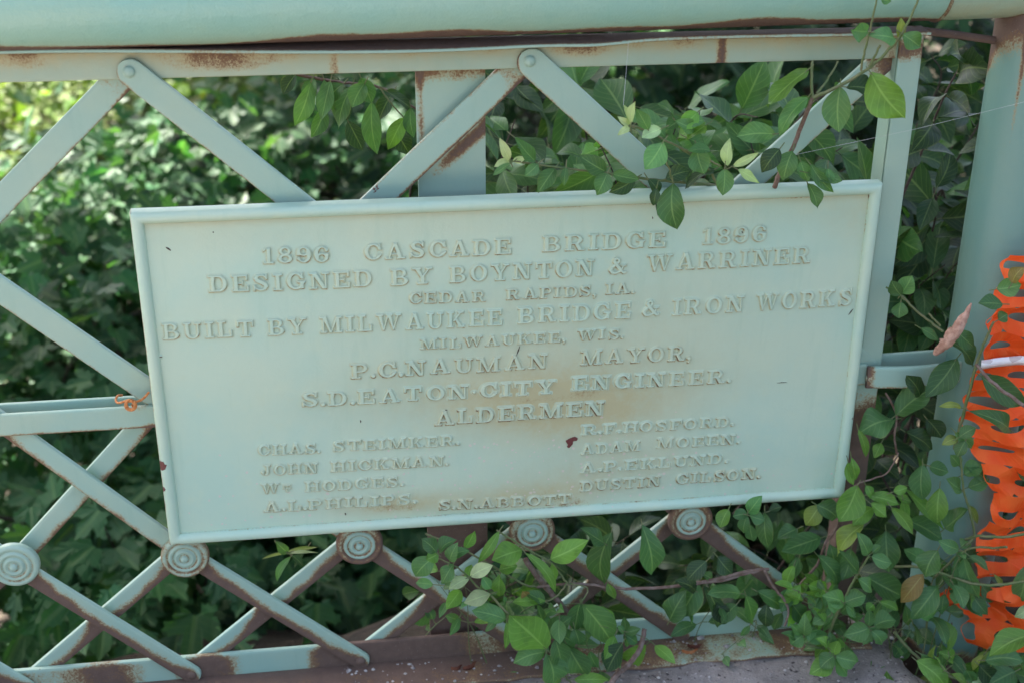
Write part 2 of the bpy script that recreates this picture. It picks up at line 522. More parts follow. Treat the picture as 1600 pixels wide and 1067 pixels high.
strip(mb, (-2.2, (Z_BT + Z_BB) / 2), (.67, (Z_BT + Z_BB) / 2), Z_BT - Z_BB, .048, .056, n=300, rust=bot_rust)
mb.build('bottom_rail', PAINT_BAR, RAIL)
mb = MB()
strip_x = np.linspace(-2.2, .69, 200)
fl = []; fr = []
for x in strip_x:
    e = .002 * math.sin(x * 41) + .0015 * math.sin(x * 97)
    fl.append([(x, .048, Z_BB + .004), (x, .02, Z_BB + .004), (x, -.008, Z_BB + .0035), (x, -.028 + e, Z_BB + .003), (x, -.030 + e, Z_BB + .001), (x, -.030 + e, Z_BB - .004), (x, .048, Z_BB - .004)])
    r = .78 - .42 * g(x, .42, .14) - .3 * g(x, .15, .05) + .12 * math.sin(x * 57) * math.sin(x * 23)
    fr.append([r + .1, r, r * .9, r * .8, .5, .8, .8])
mb.grid(np.array(fl), closed_v=True, flip=True, rust=np.array(fr))
mb.build('foot_flange', PAINT_BAR, RAIL)

# vertical plate behind the lattice
mb = MB()


def plate_rust(u, L, v):
    z = -.32 + u
    s = -v                                     # strip runs upwards: + across is -x
    r = .9 * (1 / (1 + math.exp((z - .08) * 30)))
    zc = .66 + s * .06
    x = -.102 + v * .054
    # brown band along the lower edge of the diagonal in front of it
    dz = z - (.817 + (x - .019) * (.56 / .609) * .985)
    r += .85 * g(dz, -.052, .016) * (1 / (1 + math.exp(-(v + .3) * 4)) if z < .74 else .2)
    r += .55 * g(z, .80, .022) + .5 * g(x, -.150, .007) * (1 / (1 + math.exp(-(z - .66) * 60)))
    return r


pl_v = []
nz, nxp = 150, 16
xsP = np.linspace(-.157, -.046, nxp); zsP = np.linspace(-.32, .80, nz)
Rr = np.zeros((nz, nxp + 2)); Pp = np.zeros((nz, nxp + 2, 3))
for i, z in enumerate(zsP):
    row = [(-.157, .092, z)] + [(x, .080, z) for x in xsP] + [(-.046, .092, z)]
    for j, p in enumerate(row):
        Pp[i, j] = p
        v = (p[0] + .1015) / .0555
        Rr[i, j] = plate_rust(z + .32, 1, v)
mb.grid(Pp, flip=True, rust=Rr)
mb.grid(np.array([[(-.157, .092, z), (-.046, .092, z)] for z in zsP]), rust=.6)
mb.build('upright_plate', PAINT_BAR, RAIL)

# end post: an angle, front leg and return leg
mb = MB()


def post_rust(u, L, v):
    z = -.32 + u
    return .6 * g(z, .82, .02) + .95 / (1 + math.exp((z - .17) * 40)) + (.35 if v < -.93 else 0) * (.5 + .5 * math.sin(z * 40))


strip(mb, (.6445, -.32), (.6445, .846), .040, .038, .0455, n=160, rust=post_rust)
zz = np.linspace(-.32, .846, 80)
P = np.array([[(.6225, .040, z), (.6225, .085, z), (.6275, .085, z), (.6275, .047, z)] for z in zz])
mb.grid(P, closed_v=True, flip=True, rust=np.repeat(.1 + .85 / (1 + np.exp((zz - .17) * 40)), 4).reshape(-1, 4))
mb.build('end_post', PAINT_BAR, RAIL)

mb = MB()
tube(mb, smooth_path([at(1425, 47, .05), at(1500, 56, .06), at(1570, 66, .06), at(1612, 72, .06)], 6), .0065, 8, rust=.95)
mb.build('tie_rod', PAINT_BAR, RAIL)
# upper lattice bars
UP_W = .0425


def up_rust_front(u, L, v):
    return .62 / (1 + math.exp((v + .93) * 22)) + .32 * g(u, .0, .03) * max(0, -v) * .6


def chip_at(x, z, r, a=.8):
    return lambda X, Z, v: a * math.exp(-(((X - x) ** 2 + (Z - z) ** 2) / r ** 2))


cp = at(575, 690, .038)
c1 = at(202, 585, .038)
c2 = at(590, 305, .055)


def chip_front(X, Z, v):
    return .9 * g(X, c1[0], .012) * g(Z, c1[2], .012) * (1 / (1 + math.exp(-(v - .72) * 20)))


def chip_back(X, Z, v):
    return .85 * g(X, c2[0], .012) * g(Z, c2[2], .02) * (1 / (1 + math.exp(-(v - .55) * 15)))


ZJ = .8165
ZM = .247
for k, x in enumerate(J):
    if x < 1.0:
        mb = MB()
        # falling to the right, in front of the top rail; the second clear joint has a notched head
        hx = .010
        x1 = min(x + PX + .012, .98) if x < .5 else None
        if x1:
            a = np.array((x - .013, ZJ + .012)); b = np.array((x1, ZM - .004))
            if x1 < .9 and x < .5:
                if x + PX > .64:                       # last panel: stop at the end post
                    t = (.63 - a[0]) / (b[0] - a[0]); b = a + (b - a) * t
                strip(mb, a, b, UP_W + (.004 if abs(x - .019) < .01 else 0), .0375, .0445, n=90, round0=True, rust=up_rust_front, chip=chip_front)
                bo = mb.build('lattice_bar', PAINT_BAR, RAIL)
                m2 = MB(); dome(m2, (x, .0375, ZJ), .0092, .006); dome(m2, (x, .0378, ZJ), .0118, .001, rust=.22)
                m2.build('rivet', PAINT_BAR, bo)
        # falling to the left, behind the top rail
        a = np.array((x - .001, ZJ)); b = np.array((x - PX - .012, ZM - .004))

        def rb(u, L, v, x=x):
            q = .27 * g(u, .035, .022) + .55 / (1 + math.exp((v + .9) * 22))
            if abs(x - .019) < .01: q += .30 / (1 + math.exp((v + .72) * 10)) + .35 / (1 + math.exp(-(v - .86) * 22))
            return q
        if x > .5:
            continue
        mb = MB()
        strip(mb, a, b, UP_W, .056, .063, n=90, rust=rb, chip=chip_back)
        mb.build('lattice_bar', PAINT_BAR, RAIL)
# the bar that rises to the end post joint
mb = MB()
strip(mb, (.645, .832), (.020, ZM - .004), UP_W, .056, .063, n=90, rust=lambda u, L, v: .6 * g(u, .05, .03) + .5 / (1 + math.exp((v + .9) * 22)))
mb.build('lattice_bar', PAINT_BAR, RAIL)

# lower double lattice with rosettes
RX = [-.880 - .29 * 2, -.880 - .29, -.880, -.591, -.284, .030, .327, .63]
RZ = -.043
MX = [-1.47, -1.17, -.876, -.600, -.290, .02, .325, .63]      # joints on the middle rail
BX = [-1.47, -1.17, -.890, -.592, -.280, .032, .342, .645]
LW = .0365


def low_rust(nodes, base_hi, base_lo, lr):
    def f(u, L, v):
        h = L / 2
        base = base_hi if u < h else base_lo
        vb = base
        for un, st, ln, lb in nodes:
            d = u - un * L
            vb += st * (math.exp(-d / ln) if d >= 0 else math.exp(d / lb))
        vb += .10 * math.sin(u * 41 + lr * 5) + .06 * math.sin(u * 97 + lr)
        return 1 / (1 + math.exp(-(vb - v) * 5.0))
    return f


def low_bar(x_top, x_mid, x_bot, y0, y1, front, seed, rusty):
    """one bar: middle rail, rosette, bottom rail - slightly bent at the rosette so it is two straight runs in one mesh"""
    mb = MB()
    ztop, zbot = Z_MT - .006, (-.3175 if front else -.300)
    a = np.array((x_top, ztop)); m = np.array((x_mid, RZ)); b = np.array((x_bot, zbot))
    top_nodes = [(0.0, 1.7, .030, .02), (1.0, 1.3 + rusty, .02, .012 + .05 * rusty)]
    if front:
        bot_nodes = [(0.0, 2.2, .045, .02), (.95, .8, .03, .04)]
        base = -.28 + rusty
    else:
        bot_nodes = [(0.0, 2.2, .040, .02), (.55, 1.9, .034, .012), (1.0, .5, .02, .03)]
        base = -.55 + rusty
    top_nodes = top_nodes if front else top_nodes + [(.5, .5, .012, .01)]

    def half(nodes, base):
        def f(u, L, v):
            vb = base
            for un, st, ln, lb in nodes:
                d = u - un * L
                vb += st * (math.exp(-d / ln) if d >= 0 else math.exp(d / lb))
            vb += .09 * math.sin(u * 43 + seed * 5) + .05 * math.sin(u * 101 + seed)
            return 1 / (1 + math.exp(-(vb - v) * 3.0))
        return f
    strip(mb, a, m, LW, y0, y1, n=60, rust=half(top_nodes, -.90 + rusty * .5), bev=.004)
    strip(mb, m, b, LW, y0, y1, n=60, round1=front, rust=half(bot_nodes, base), bev=.004)
    o = mb.build('lattice_bar', PAINT_BAR, RAIL)
    if front:
        m2 = MB(); dome(m2, (x_bot - .012, y0, zbot + .012), .009, .006, rust=.75); m2.build('rivet', PAINT_BAR, o)


for i in range(1, len(RX) - 1):
    ru = .15 if RX[i] > -.4 else 0.0
    if RX[i] > 0: ru = .35
    if i + 1 < len(BX): low_bar(MX[i - 1], RX[i], BX[i + 1], .038, .045, True, i, ru)
    if i + 1 < len(MX): low_bar(MX[i + 1], RX[i], BX[i - 1], .058, .065, False, i + .5, ru)


def rosette(x, z, rusty):
    prof = [(0, .0), (.0035, .0003), (.0062, .002), (.0072, .0055), (.0085, .0068), (.0105, .0058), (.0130, .0036), (.0158, .0038), (.0172, .0062),
            (.0190, .0078), (.0208, .0066), (.0228, .0046), (.0262, .0042), (.0280, .0066), (.0292, .0082), (.0312, .0074), (.0335, .0056), (.0368, .0058), (.0396, .0074), (.0412, .0098), (.0416, .013), (.0416, .0185)]
    k = 64; P = np.zeros((len(prof), k, 3)); R = np.zeros((len(prof), k))
    y0 = .0195
    for i, (r, d) in enumerate(prof):
        for j in range(k):
            t = 2 * math.pi * j / k
            rr = r * 1.01 + .0012 * math.cos(t - .6) * min(1, r / .03)
            P[i, j] = (x + rr * math.cos(t), y0 + d, z + rr * math.sin(t))
            groove = max(g(r, .0078, .0022), g(r, .0208, .0022), g(r, .0300, .0028))
            low = .5 - .5 * math.sin(t)                 # towards the bottom
            right = .5 + .5 * math.cos(t)
            R[i, j] = .42 * groove * (.55 + .45 * low) + rusty * (1.0 * (1 / (1 + math.exp(-(r - .0325) * 600))) * (.55 + .3 * low + .15 * right) + .25 * groove) \
                + .55 * (1 / (1 + math.exp(-(r - .0398) * 900))) * low
    m = MB(); m.grid(P, closed_v=True, flip=True, rust=np.clip(R, 0, .95))
    m.build('rosette', PAINT_BAR, RAIL, angle=75)


for i, x in enumerate(RX[1:7]):
    rosette(x, RZ + (.008 if i == 1 else 0), [0, 0, .42, .75, .55, .72][i])

# ------------------------------------------------------------------ tubular guard rail: handrail and post
GUARD = thing('tube_guardrail', (.872, .05, -.42), 'thick green tube handrail carried by a round rust footed post', 'guardrail')
HR, HY = .072, .045
px0, pz0, px1, pz1 = -.772, .9225, .668, .9365


def hz(x): return pz0 + (pz1 - pz0) * (x - px0) / (px1 - px0)


mb = MB()
xs = np.concatenate([np.linspace(-2.6, -1.2, 12), np.linspace(-1.15, .672, 220)])
k = 64
P = np.zeros((len(xs), k, 3)); R = np.zeros((len(xs), k)); C = np.zeros((len(xs), k)); T = np.zeros((len(xs), k))
ch = [(at(945, 42, -.02)[0], -1.95, .008, .05), (at(600, 33, -.02)[0], -1.25, .003, .04)]
for i, x in enumerate(xs):
    for j in range(k):
        a = 2 * math.pi * j / k
        P[i, j] = (x, HY + HR * math.cos(a), hz(x) + HR * math.sin(a))
        d = (a - 1.5 * math.pi)                            # 0 at the underside, negative towards the front
        lim = -.56 + .10 * math.sin(x * 11) + .05 * math.sin(x * 27 + 1) - .10 * g(x, .25, .22) - .12 * g(x, -.3, .12) + .12 * g(x, -.55, .15)
        R[i, j] = (1 / (1 + math.exp(-(d - lim) * 22))) * (1 / (1 + math.exp((d - .9) * 8)))
        T[i, j] = .25 * math.exp(-((d + .45) / .3) ** 2)
mb.grid(P, closed_v=True, rust=R, stain=T)
mb.build('handrail', PAINT_PIPE, GUARD)
mb = MB()
xs = np.linspace(.6715, .6785, 5); P = np.zeros((5, k, 3)); R = np.zeros((5, k))
for i, x in enumerate(xs):
    for j in range(k):
        a = 2 * math.pi * j / k; r = HR + [-.004, .0028, .0034, .0028, -.004][i]
        P[i, j] = (x, HY + r * math.cos(a), hz(x) + r * math.sin(a))
        R[i, j] = .45 + .35 * (1 / (1 + math.exp((a - 1.5 * math.pi + .4) * -6)))
mb.grid(P, closed_v=True, rust=R)
mb.build('weld_seam', PAINT_PIPE, GUARD)
mb = MB()
xs = np.linspace(.677, 1.9, 120); P = np.zeros((len(xs), k, 3)); R = np.zeros((len(xs), k)); T = np.zeros((len(xs), k))
for i, x in enumerate(xs):
    for j in range(k):
        a = 2 * math.pi * j / k
        P[i, j] = (x, HY + HR * math.cos(a), hz(x) + HR * math.sin(a))
        d = a - 1.5 * math.pi
        lim = -.2 - .62 * g(x, .86, .06) + .08 * math.sin(x * 35)
        R[i, j] = (1 / (1 + math.exp(-(d - lim) * 14))) * (1 / (1 + math.exp((d - .9) * 8)))
        T[i, j] = .6 * math.exp(-((d + .7) / .55) ** 2)
mb.grid(P, closed_v=True, rust=R, stain=T)
mb.build('handrail', PAINT_PIPE, GUARD)
mb = MB()
zs = np.linspace(-.62, .885, 170); PR = .075; pcx = .872; pcy = .05
P = np.zeros((len(zs), k, 3)); R = np.zeros((len(zs), k)); C = np.zeros((len(zs), k))
for i, z in enumerate(zs):
    for j in range(k):
        a = 2 * math.pi * j / k
        P[i, j] = (pcx + PR * math.cos(a), pcy + PR * math.sin(a), z)
        d = a - 1.5 * math.pi
        R[i, j] = 1 / (1 + math.exp((z + .372 + .012 * math.sin(a * 5)) * 110))
        R[i, j] += .9 * (1 / (1 + math.exp(-(z - .85 + .02 * d * d) * 60)))
        R[i, j] += .62 * g(d, -.78 + .10 * (z - .85), .045 + .05 * max(0, (z - .6))) * (1 / (1 + math.exp(-(z - .70) * 22)))
        C[i, j] = .8 * (g(d, -.30, .04) * g(z, -.292, .013) + g(d, -.12, .03) * g(z, -.31, .008) + g(d, .45, .05) * g(z, -.36, .008))
mb.grid(P, closed_v=True, flip=False, rust=R, chip=C)
mb.build('post', PAINT_POST, GUARD)
# short bent strap from the panel to the post
mb = MB()


def strap_sag(t): return -.004 - .012 * math.sin(t * math.pi * .9)


strip(mb, (.632, .238), (.806, .241), .041, .021, .029, n=50, sag=strap_sag,
      rust=lambda u, L, v: .6 / (1 + math.exp((v + .85) * 14)) + .7 * g(u, .0, .012))
m_o = mb.build('strap', PAINT_BAR, GUARD)
m2 = MB(); dome(m2, (.640, .022, .236), .010, .007, rust=.4); m2.build('rivet', PAINT_BAR, m_o)
mb = MB()
strip(mb, (.632, .240), (.806, .243), .041, .060, .067, n=30)
mb.build('strap', PAINT_BAR, GUARD)
# ------------------------------------------------------------------ cast plaque
PW, PH = 1.22, .605
PLAQUE = thing('bridge_plaque', (0, .02, 0), 'large cast metal bridge plaque with raised lettering in a rounded green frame', 'plaque')
PY = .0105                                  # face of the panel


def stain_at(x, z):
    """tan wash and rust bleed on the panel: (stain, rust, lichen)"""
    s = .85 * g(x, .10, .17) * g(z, .20, .055) + .7 * g(x, .02, .30) * g(z, .255, .06) + .35 * g(x, .1, .35) * g(z, .38, .10)
    s += .75 * g(x, .02, .14) * g(z, .045, .03) + .8 * g(x, -.22, .10) * g(z, .048, .022) + .5 * g(x, .2, .2) * g(z, .09, .05)
    s += .5 * (1 / (1 + math.exp((PH - .027 - z) * 300))) + .14 * g(z, PH - .045, .03) + .25 * g(x, .57, .06) * g(z, .54, .06)
    r = .42 * g(x, .10, .035) * g(z, .026, .013) + .36 * g(x, -.22, .06) * g(z, .043, .013) + .22 * g(x, .05, .03) * g(z, .045, .02)
    r += .50 * (1 / (1 + math.exp((PH - .0215 - z) * 900))) * (.75 + .25 * math.sin(x * 31)) * (.45 + .55 / (1 + math.exp(-(x + .2) * 8)))
    r += .32 * g(x, .125, .035) * g(z, .247, .014) + .25 * g(x, .03, .08) * g(z, .237, .012)
    l = .75 * (1 / (1 + math.exp((z - .17) * 22))) * (.4 + .6 * g(x, .0, .42))
    return s, r, l


nx, nz = 240, 130
xs = np.linspace(-PW / 2 + .012, PW / 2 - .012, nx); zs = np.linspace(.012, PH - .012, nz)
P = np.zeros((nx, nz, 3)); A = np.zeros((nx, nz, 4))
cA = at(893, 688, PY)
for i, x in enumerate(xs):
    for j, z in enumerate(zs):
        P[i, j] = (x, PY + .0009 * math.sin(x * 7) * math.sin(z * 9), z)
        A[i, j, :3] = stain_at(x, z)
mb = MB()
mb.grid(P, rust=A[..., 1], stain=A[..., 0], lichen=A[..., 2])
mb.build('panel', PAINT, PLAQUE, angle=None)
mb = MB()


def fleck(mb, u, v, r, seed, y=PY - .0004):
    c = at(u, v, y); q = np.random.default_rng(seed)
    pts = [(c[0] + r * (.6 + .8 * q.random()) * math.cos(a), y, c[2] + r * (.6 + .8 * q.random()) * math.sin(a)) for a in np.linspace(0, 2 * math.pi, 9, endpoint=False)]
    mb.add([(c[0], y - .0002, c[2])] + pts, [(0, i + 1, (i + 1) % 9 + 1) for i in range(9)], chip=1.0)


fleck(mb, 891, 689, .0075, 3); fleck(mb, 897, 685, .005, 4); fleck(mb, 889, 696, .0035, 5)
mb.build('rust_chip', PAINT, PLAQUE)
for (ua, va, ub, vb_), wd_ in (((812, 541, 807, 555), .0011), ((807, 555, 801, 566), .0006), ((1326, 492, 1333, 483), .0009), ((259, 387, 267, 392), .0016), ((1159, 362, 1161, 366), .0013), ((1163, 372, 1164, 378), .001),
                               ((1214, 598, 1230, 597), .0006), ((563, 656, 563.5, 660), .0012), ((539, 801, 540, 804), .0014), ((332, 363, 334, 364), .0010), ((1019, 339, 1020, 343), .0010), ((695, 640, 699, 640.5), .0011), ((1195, 364, 1197, 365), .001)):
    a = at(ua, va, PY - .0035 if va < 560 and ua > 790 and ua < 830 else PY - .0008); b = at(ub, vb_, a[1])
    mb = MB(); tube(mb, [a, (a + b) / 2 + np.array((.0004, 0, .0003)), b], [wd_ * .5, wd_, wd_ * .4], 6)
    mb.build('scratch', TWIG, PLAQUE, angle=None)

# frame: rounded bead, mitred
mb = MB()
BW = .0205
prof = [(0, .0275), (0, .008), (.0008, .0048), (.003, .0019), (.0065, .0004), (.010, .0), (.0135, .0006), (.0165, .0024), (.0188, .0052), (.0200, .0085), (.0206, PY + .003)]
segs = []
corners = [(-PW / 2, 0), (PW / 2, 0), (PW / 2, PH), (-PW / 2, PH)]
ringn = []
NS = [140, 70, 140, 70]
for sI in range(4):
    a = np.array(corners[sI]); b = np.array(corners[(sI + 1) % 4])
    for t in np.linspace(0, 1, NS[sI], endpoint=False): ringn.append((sI, t))
P = np.zeros((len(ringn), len(prof), 3)); R = np.zeros((len(ringn), len(prof))); T = np.zeros_like(R); Cc = np.zeros_like(R); Li = np.zeros_like(R)
chips = [(252, 727, .010), (254, 764, .006), (1333, 652, .004), (1383, 292, .004), (655, 829, .004)]
chips = [(at(u, v, .002), r) for u, v, r in chips]
for i, (sI, t) in enumerate(ringn):
    for j, (dd, yy) in enumerate(prof):
        q = [np.array((-PW / 2 + dd, dd)), np.array((PW / 2 - dd, dd)), np.array((PW / 2 - dd, PH - dd)), np.array((-PW / 2 + dd, PH - dd))]
        p = q[sI] * (1 - t) + q[(sI + 1) % 4] * t
        wv = .0006 * math.sin(p[0] * 17 + p[1] * 11)
        P[i, j] = (p[0], yy + wv, p[1])
        if sI == 0:
            r = .75 * (dd < .001) + .55 * (.3 + .7 / (1 + math.exp(-(p[0] - .02) * 14))) * (1 / (1 + math.exp((dd - .0025) * 1500))) + .28 * (dd > .0195)
            r += .5 * g(p[0], -.595, .006) * g(dd, .003, .004)
        elif sI == 2:
            r = .75 * (dd > .0202) + .38 * (dd > .0195) + .0
        elif sI == 1: r = .25 * (dd > .0195) + .2 * (dd < .001)
        else: r = .16 * (dd > .0198) + .35 * (dd < .001)
        R[i, j] = r
        for c, rr in chips: Cc[i, j] = max(Cc[i, j], 1.1 * math.exp(-(((p[0] - c[0]) ** 2 + (p[1] - c[2]) ** 2) / rr ** 2)))
        Li[i, j] = .35 if sI == 0 else .1
mb.grid(P, closed_u=True, flip=True, rust=R, chip=Cc, lichen=Li)
mb.add([(-PW / 2, .0275, 0), (PW / 2, .0275, 0), (PW / 2, .0275, PH), (-PW / 2, .0275, PH)], [(0, 1, 2, 3)], rust=.8)
mb.build('frame', PAINT_BAR if False else PAINT, PLAQUE, angle=62)
# slotted screw at the left edge
mb = MB(); c = at(249, 557, PY)
dome(mb, (c[0], PY, c[2]), .0055, .0018)
box(mb, (c[0] - .0045, PY - .0024, c[2] - .0006), (c[0] + .0045, PY - .0012, c[2] + .0006), rust=.9)
mb.build('screw', PAINT, PLAQUE)

# ---- slab-serif capitals as signed distance shapes, cast with soft edges
SW, TH = .235, .125


def rect(x0, y0, x1, y1): return [(x0, y0), (x1, y0), (x1, y1), (x0, y1)]
def ell(cx, cy, rx, ry, a0=0, a1=360, n=40): return [(cx + rx * math.cos(math.radians(a)), cy + ry * math.sin(math.radians(a))) for a in np.linspace(a0, a1, n, endpoint=(a1 - a0) < 360)]
def dia(xb0, xb1, xt0, xt1, y0=0, y1=1): return [(xb0, y0), (xb1, y0), (xt1, y1), (xt0, y1)]
def stk(pts, r): return ('s', pts, r)
def top(x0, x1): return rect(x0, 1 - TH, x1, 1)
def bot(x0, x1): return rect(x0, 0, x1, TH)


ST = rect(.09, 0, .09 + SW, 1)
G = {}
G['I'] = (.50, [('+', rect(.13, 0, .37, 1)), ('+', top(0, .5)), ('+', bot(0, .5))])
G['H'] = (1.02, [('+', ST), ('+', rect(.70, 0, .935, 1)), ('+', top(0, .42)), ('+', top(.60, 1.02)), ('+', bot(0, .42)), ('+', bot(.60, 1.02)), ('+', rect(.3, .44, .75, .56))])
G['D'] = (.97, [('+', rect(.10, 0, .52, 1)), ('+', ell(.52, .5, .43, .5)), ('-', rect(.335, TH, .50, 1 - TH)), ('-', ell(.50, .5, .205, .375)), ('+', bot(-.02, .4)), ('+', top(-.02, .4))])
PB = [('+', rect(.09, .40, .52, 1)), ('+', ell(.52, .70, .34, .30)), ('-', rect(.325, .52, .5, .885)), ('-', ell(.5, .7025, .14, .1825))]
G['P'] = (.88, PB + [('+', ST), ('+', top(0, .4)), ('+', bot(0, .5))])
G['R'] = (1.0, PB + [('+', ST), ('+', top(0, .4)), ('+', bot(0, .45)), ('+', dia(.64, .90, .42, .66, 0, .48)), ('+', bot(.66, 1.0))])
G['B'] = (.92, [('+', rect(.09, .46, .48, 1)), ('+', ell(.48, .745, .34, .255)), ('+', rect(.09, 0, .5, .55)), ('+', ell(.5, .28, .40, .28)),
                ('-', rect(.325, .56, .47, .89)), ('-', ell(.47, .725, .135, .165)), ('-', rect(.325, .11, .5, .44)), ('-', ell(.5, .275, .155, .165)), ('+', ST), ('+', top(0, .4)), ('+', bot(0, .4))])
G['E'] = (.90, [('+', ST), ('+', top(0, .84)), ('+', bot(0, .88)), ('+', rect(.71, .66, .84, 1)), ('+', rect(.75, 0, .88, .36)), ('+', rect(.3, .445, .60, .555)), ('+', rect(.52, .34, .61, .66))])
G['F'] = (.86, [('+', ST), ('+', top(0, .84)), ('+', bot(0, .5)), ('+', rect(.71, .64, .84, 1)), ('+', rect(.3, .445, .60, .555)), ('+', rect(.52, .34, .61, .66))])
G['L'] = (.84, [('+', ST), ('+', top(0, .48)), ('+', bot(0, .82)), ('+', rect(.69, 0, .82, .42))])
G['T'] = (.92, [('+', rect(.345, 0, .58, 1)), ('+', top(0, .92)), ('+', rect(0, .62, .13, 1)), ('+', rect(.79, .62, .92, 1)), ('+', bot(.2, .72))])
G['U'] = (.96, [('+', rect(.09, .38, .85, 1)), ('+', ell(.47, .38, .38, .38)), ('-', rect(.325, .36, .72, 1.2)), ('-', ell(.5225, .37, .1975, .24)), ('+', top(0, .42)), ('+', top(.60, .96))])
G['O'] = (.96, [('+', ell(.48, .5, .48, .52)), ('-', ell(.48, .5, .235, .385))])
G['C'] = (.92, [('+', ell(.48, .5, .48, .52)), ('-', ell(.49, .5, .24, .385)), ('-', rect(.62, .30, 1, .60)), ('+', rect(.77, .60, .89, 1.0)), ('+', stk([(.78, .25), (.88, .30)], .055))])
G['G'] = (1.0, [('+', ell(.48, .5, .48, .52)), ('-', ell(.49, .5, .24, .385)), ('-', rect(.62, .46, 1.1, .64)), ('+', rect(.77, .62, .88, 1.0)), ('+', rect(.56, .38, 1.0, .50)), ('+', rect(.68, .03, .91, .45))])
sp = [(.72, .72), (.66, .86), (.53, .935), (.38, .94), (.24, .88), (.19, .76), (.24, .645), (.38, .56), (.52, .49), (.64, .40), (.69, .28), (.63, .14), (.50, .065), (.35, .06), (.20, .13), (.11, .28)]
sr = [.055, .06, .065, .07, .10, .125, .13, .13, .13, .13, .125, .10, .07, .065, .06, .055]
G['S'] = (.84, [('+', ('s', sp, sr)), ('+', rect(.68, .66, .79, 1.0)), ('+', rect(.04, 0, .15, .34))])
G['N'] = (1.06, [('+', rect(.15, 0, .27, 1)), ('+', rect(.80, 0, .92, 1)), ('+', dia(.66, .92, .10, .40)), ('+', top(0, .36)), ('+', bot(0, .42)), ('+', top(.66, 1.06))])
G['M'] = (1.26, [('+', rect(.15, 0, .26, 1)), ('+', rect(.90, 0, 1.13, 1)), ('+', dia(.52, .66, .12, .38)), ('+', dia(.54, .66, .92, 1.06)), ('+', top(0, .34)), ('+', bot(0, .40)), ('+', top(.94, 1.26)), ('+', bot(.78, 1.26))])
G['A'] = (1.06, [('+', dia(.12, .24, .44, .56)), ('+', dia(.68, .95, .40, .64)), ('+', rect(.26, .26, .76, .37)), ('+', bot(0, .38)), ('+', bot(.58, 1.06))])
G['W'] = (1.44, [('+', dia(.36, .50, .08, .34)), ('+', dia(.36, .47, .66, .78)), ('+', dia(.92, 1.06, .62, .88)), ('+', dia(.92, 1.03, 1.22, 1.34)), ('+', top(0, .44)), ('+', top(.56, .96)), ('+', top(1.10, 1.44))])
G['Y'] = (1.04, [('+', dia(.40, .60, .08, .36, .40, 1)), ('+', dia(.46, .60, .82, .95, .42, 1)), ('+', rect(.40, 0, .635, .46)), ('+', top(0, .46)), ('+', top(.68, 1.04)), ('+', bot(.24, .80))])
G['K'] = (1.04, [('+', ST), ('+', dia(.30, .44, .74, .90, .38, 1)), ('+', dia(.66, .94, .40, .60, 0, .58)), ('+', top(0, .42)), ('+', bot(0, .42)), ('+', top(.60, .98)), ('+', bot(.58, 1.04))])
G['J'] = (.80, [('+', rect(.38, .26, .615, 1)), ('+', top(.24, .76)), ('+', ell(.33, .28, .285, .30, 180, 360)), ('-', ell(.25, .30, .13, .19)), ('+', ell(.14, .27, .13, .13))])
G['1'] = (.60, [('+', rect(.20, 0, .435, 1)), ('+', bot(.02, .60)), ('+', [(.02, .74), (.2, .86), (.2, 1), (.02, .88)])])
G['8'] = (.82, [('+', ell(.41, .74, .34, .28)), ('+', ell(.41, .27, .41, .29)), ('-', ell(.41, .75, .13, .14)), ('-', ell(.41, .27, .17, .155))])
G['6'] = (.82, [('+', ell(.42, .5, .42, .52)), ('-', ell(.46, .5, .20, .39)), ('-', rect(.5, .56, 1, .74)), ('+', ell(.43, .30, .39, .30)), ('-', ell(.44, .29, .15, .18)), ('+', ell(.70, .76, .115, .115))])
G['9'] = (.82, [('+', [(.82 - x, 1 - y) for x, y in p]) if o == '+' else ('-', [(.82 - x, 1 - y) for x, y in p]) for o, p in G['6'][1]])
G['&'] = (1.12, [('+', ('s', [(1.0, .10), (.88, .06), (.72, .22), (.50, .50), (.34, .74), (.36, .88), (.48, .93), (.60, .86), (.58, .72), (.40, .56), (.20, .40), (.14, .24), (.22, .10), (.40, .06), (.62, .14), (.80, .34), (.86, .50)],
                                 [.07, .08, .11, .12, .11, .08, .07, .08, .09, .08, .10, .12, .10, .075, .07, .06, .05])), ('+', rect(.68, .46, 1.04, .56))])
G['.'] = (.30, [('+', ell(.15, .12, .125, .125))])
G[','] = (.30, [('+', ell(.15, .12, .125, .125)), ('+', stk([(.22, .08), (.13, -.14)], .06))])
G['^'] = (.34, [('+', ell(.17, .46, .10, .10))])
G['m'] = (.66, [('+', rect(.04, .46, .12, .82)), ('+', rect(.28, .46, .36, .82)), ('+', rect(.52, .46, .60, .82)), ('+', rect(.04, .74, .58, .82)), ('+', rect(0, .42, .64, .49)), ('+', ell(.32, .20, .09, .09))])


def sdf_poly(px, py, poly):
    v = np.asarray(poly, float); n = len(v)
    d = np.full(px.shape, 1e9); s = np.ones(px.shape)
    for i in range(n):
        a = v[i]; b = v[(i + 1) % n]; e = b - a
        wx, wy = px - a[0], py - a[1]
        t = np.clip((wx * e[0] + wy * e[1]) / max(e @ e, 1e-12), 0, 1)
        d = np.minimum(d, (wx - e[0] * t) ** 2 + (wy - e[1] * t) ** 2)
        c1 = py >= a[1]; c2 = py < b[1]; c3 = e[0] * wy > e[1] * wx
        s = np.where((c1 & c2 & c3) | (~c1 & ~c2 & ~c3), -s, s)
    return s * np.sqrt(d)


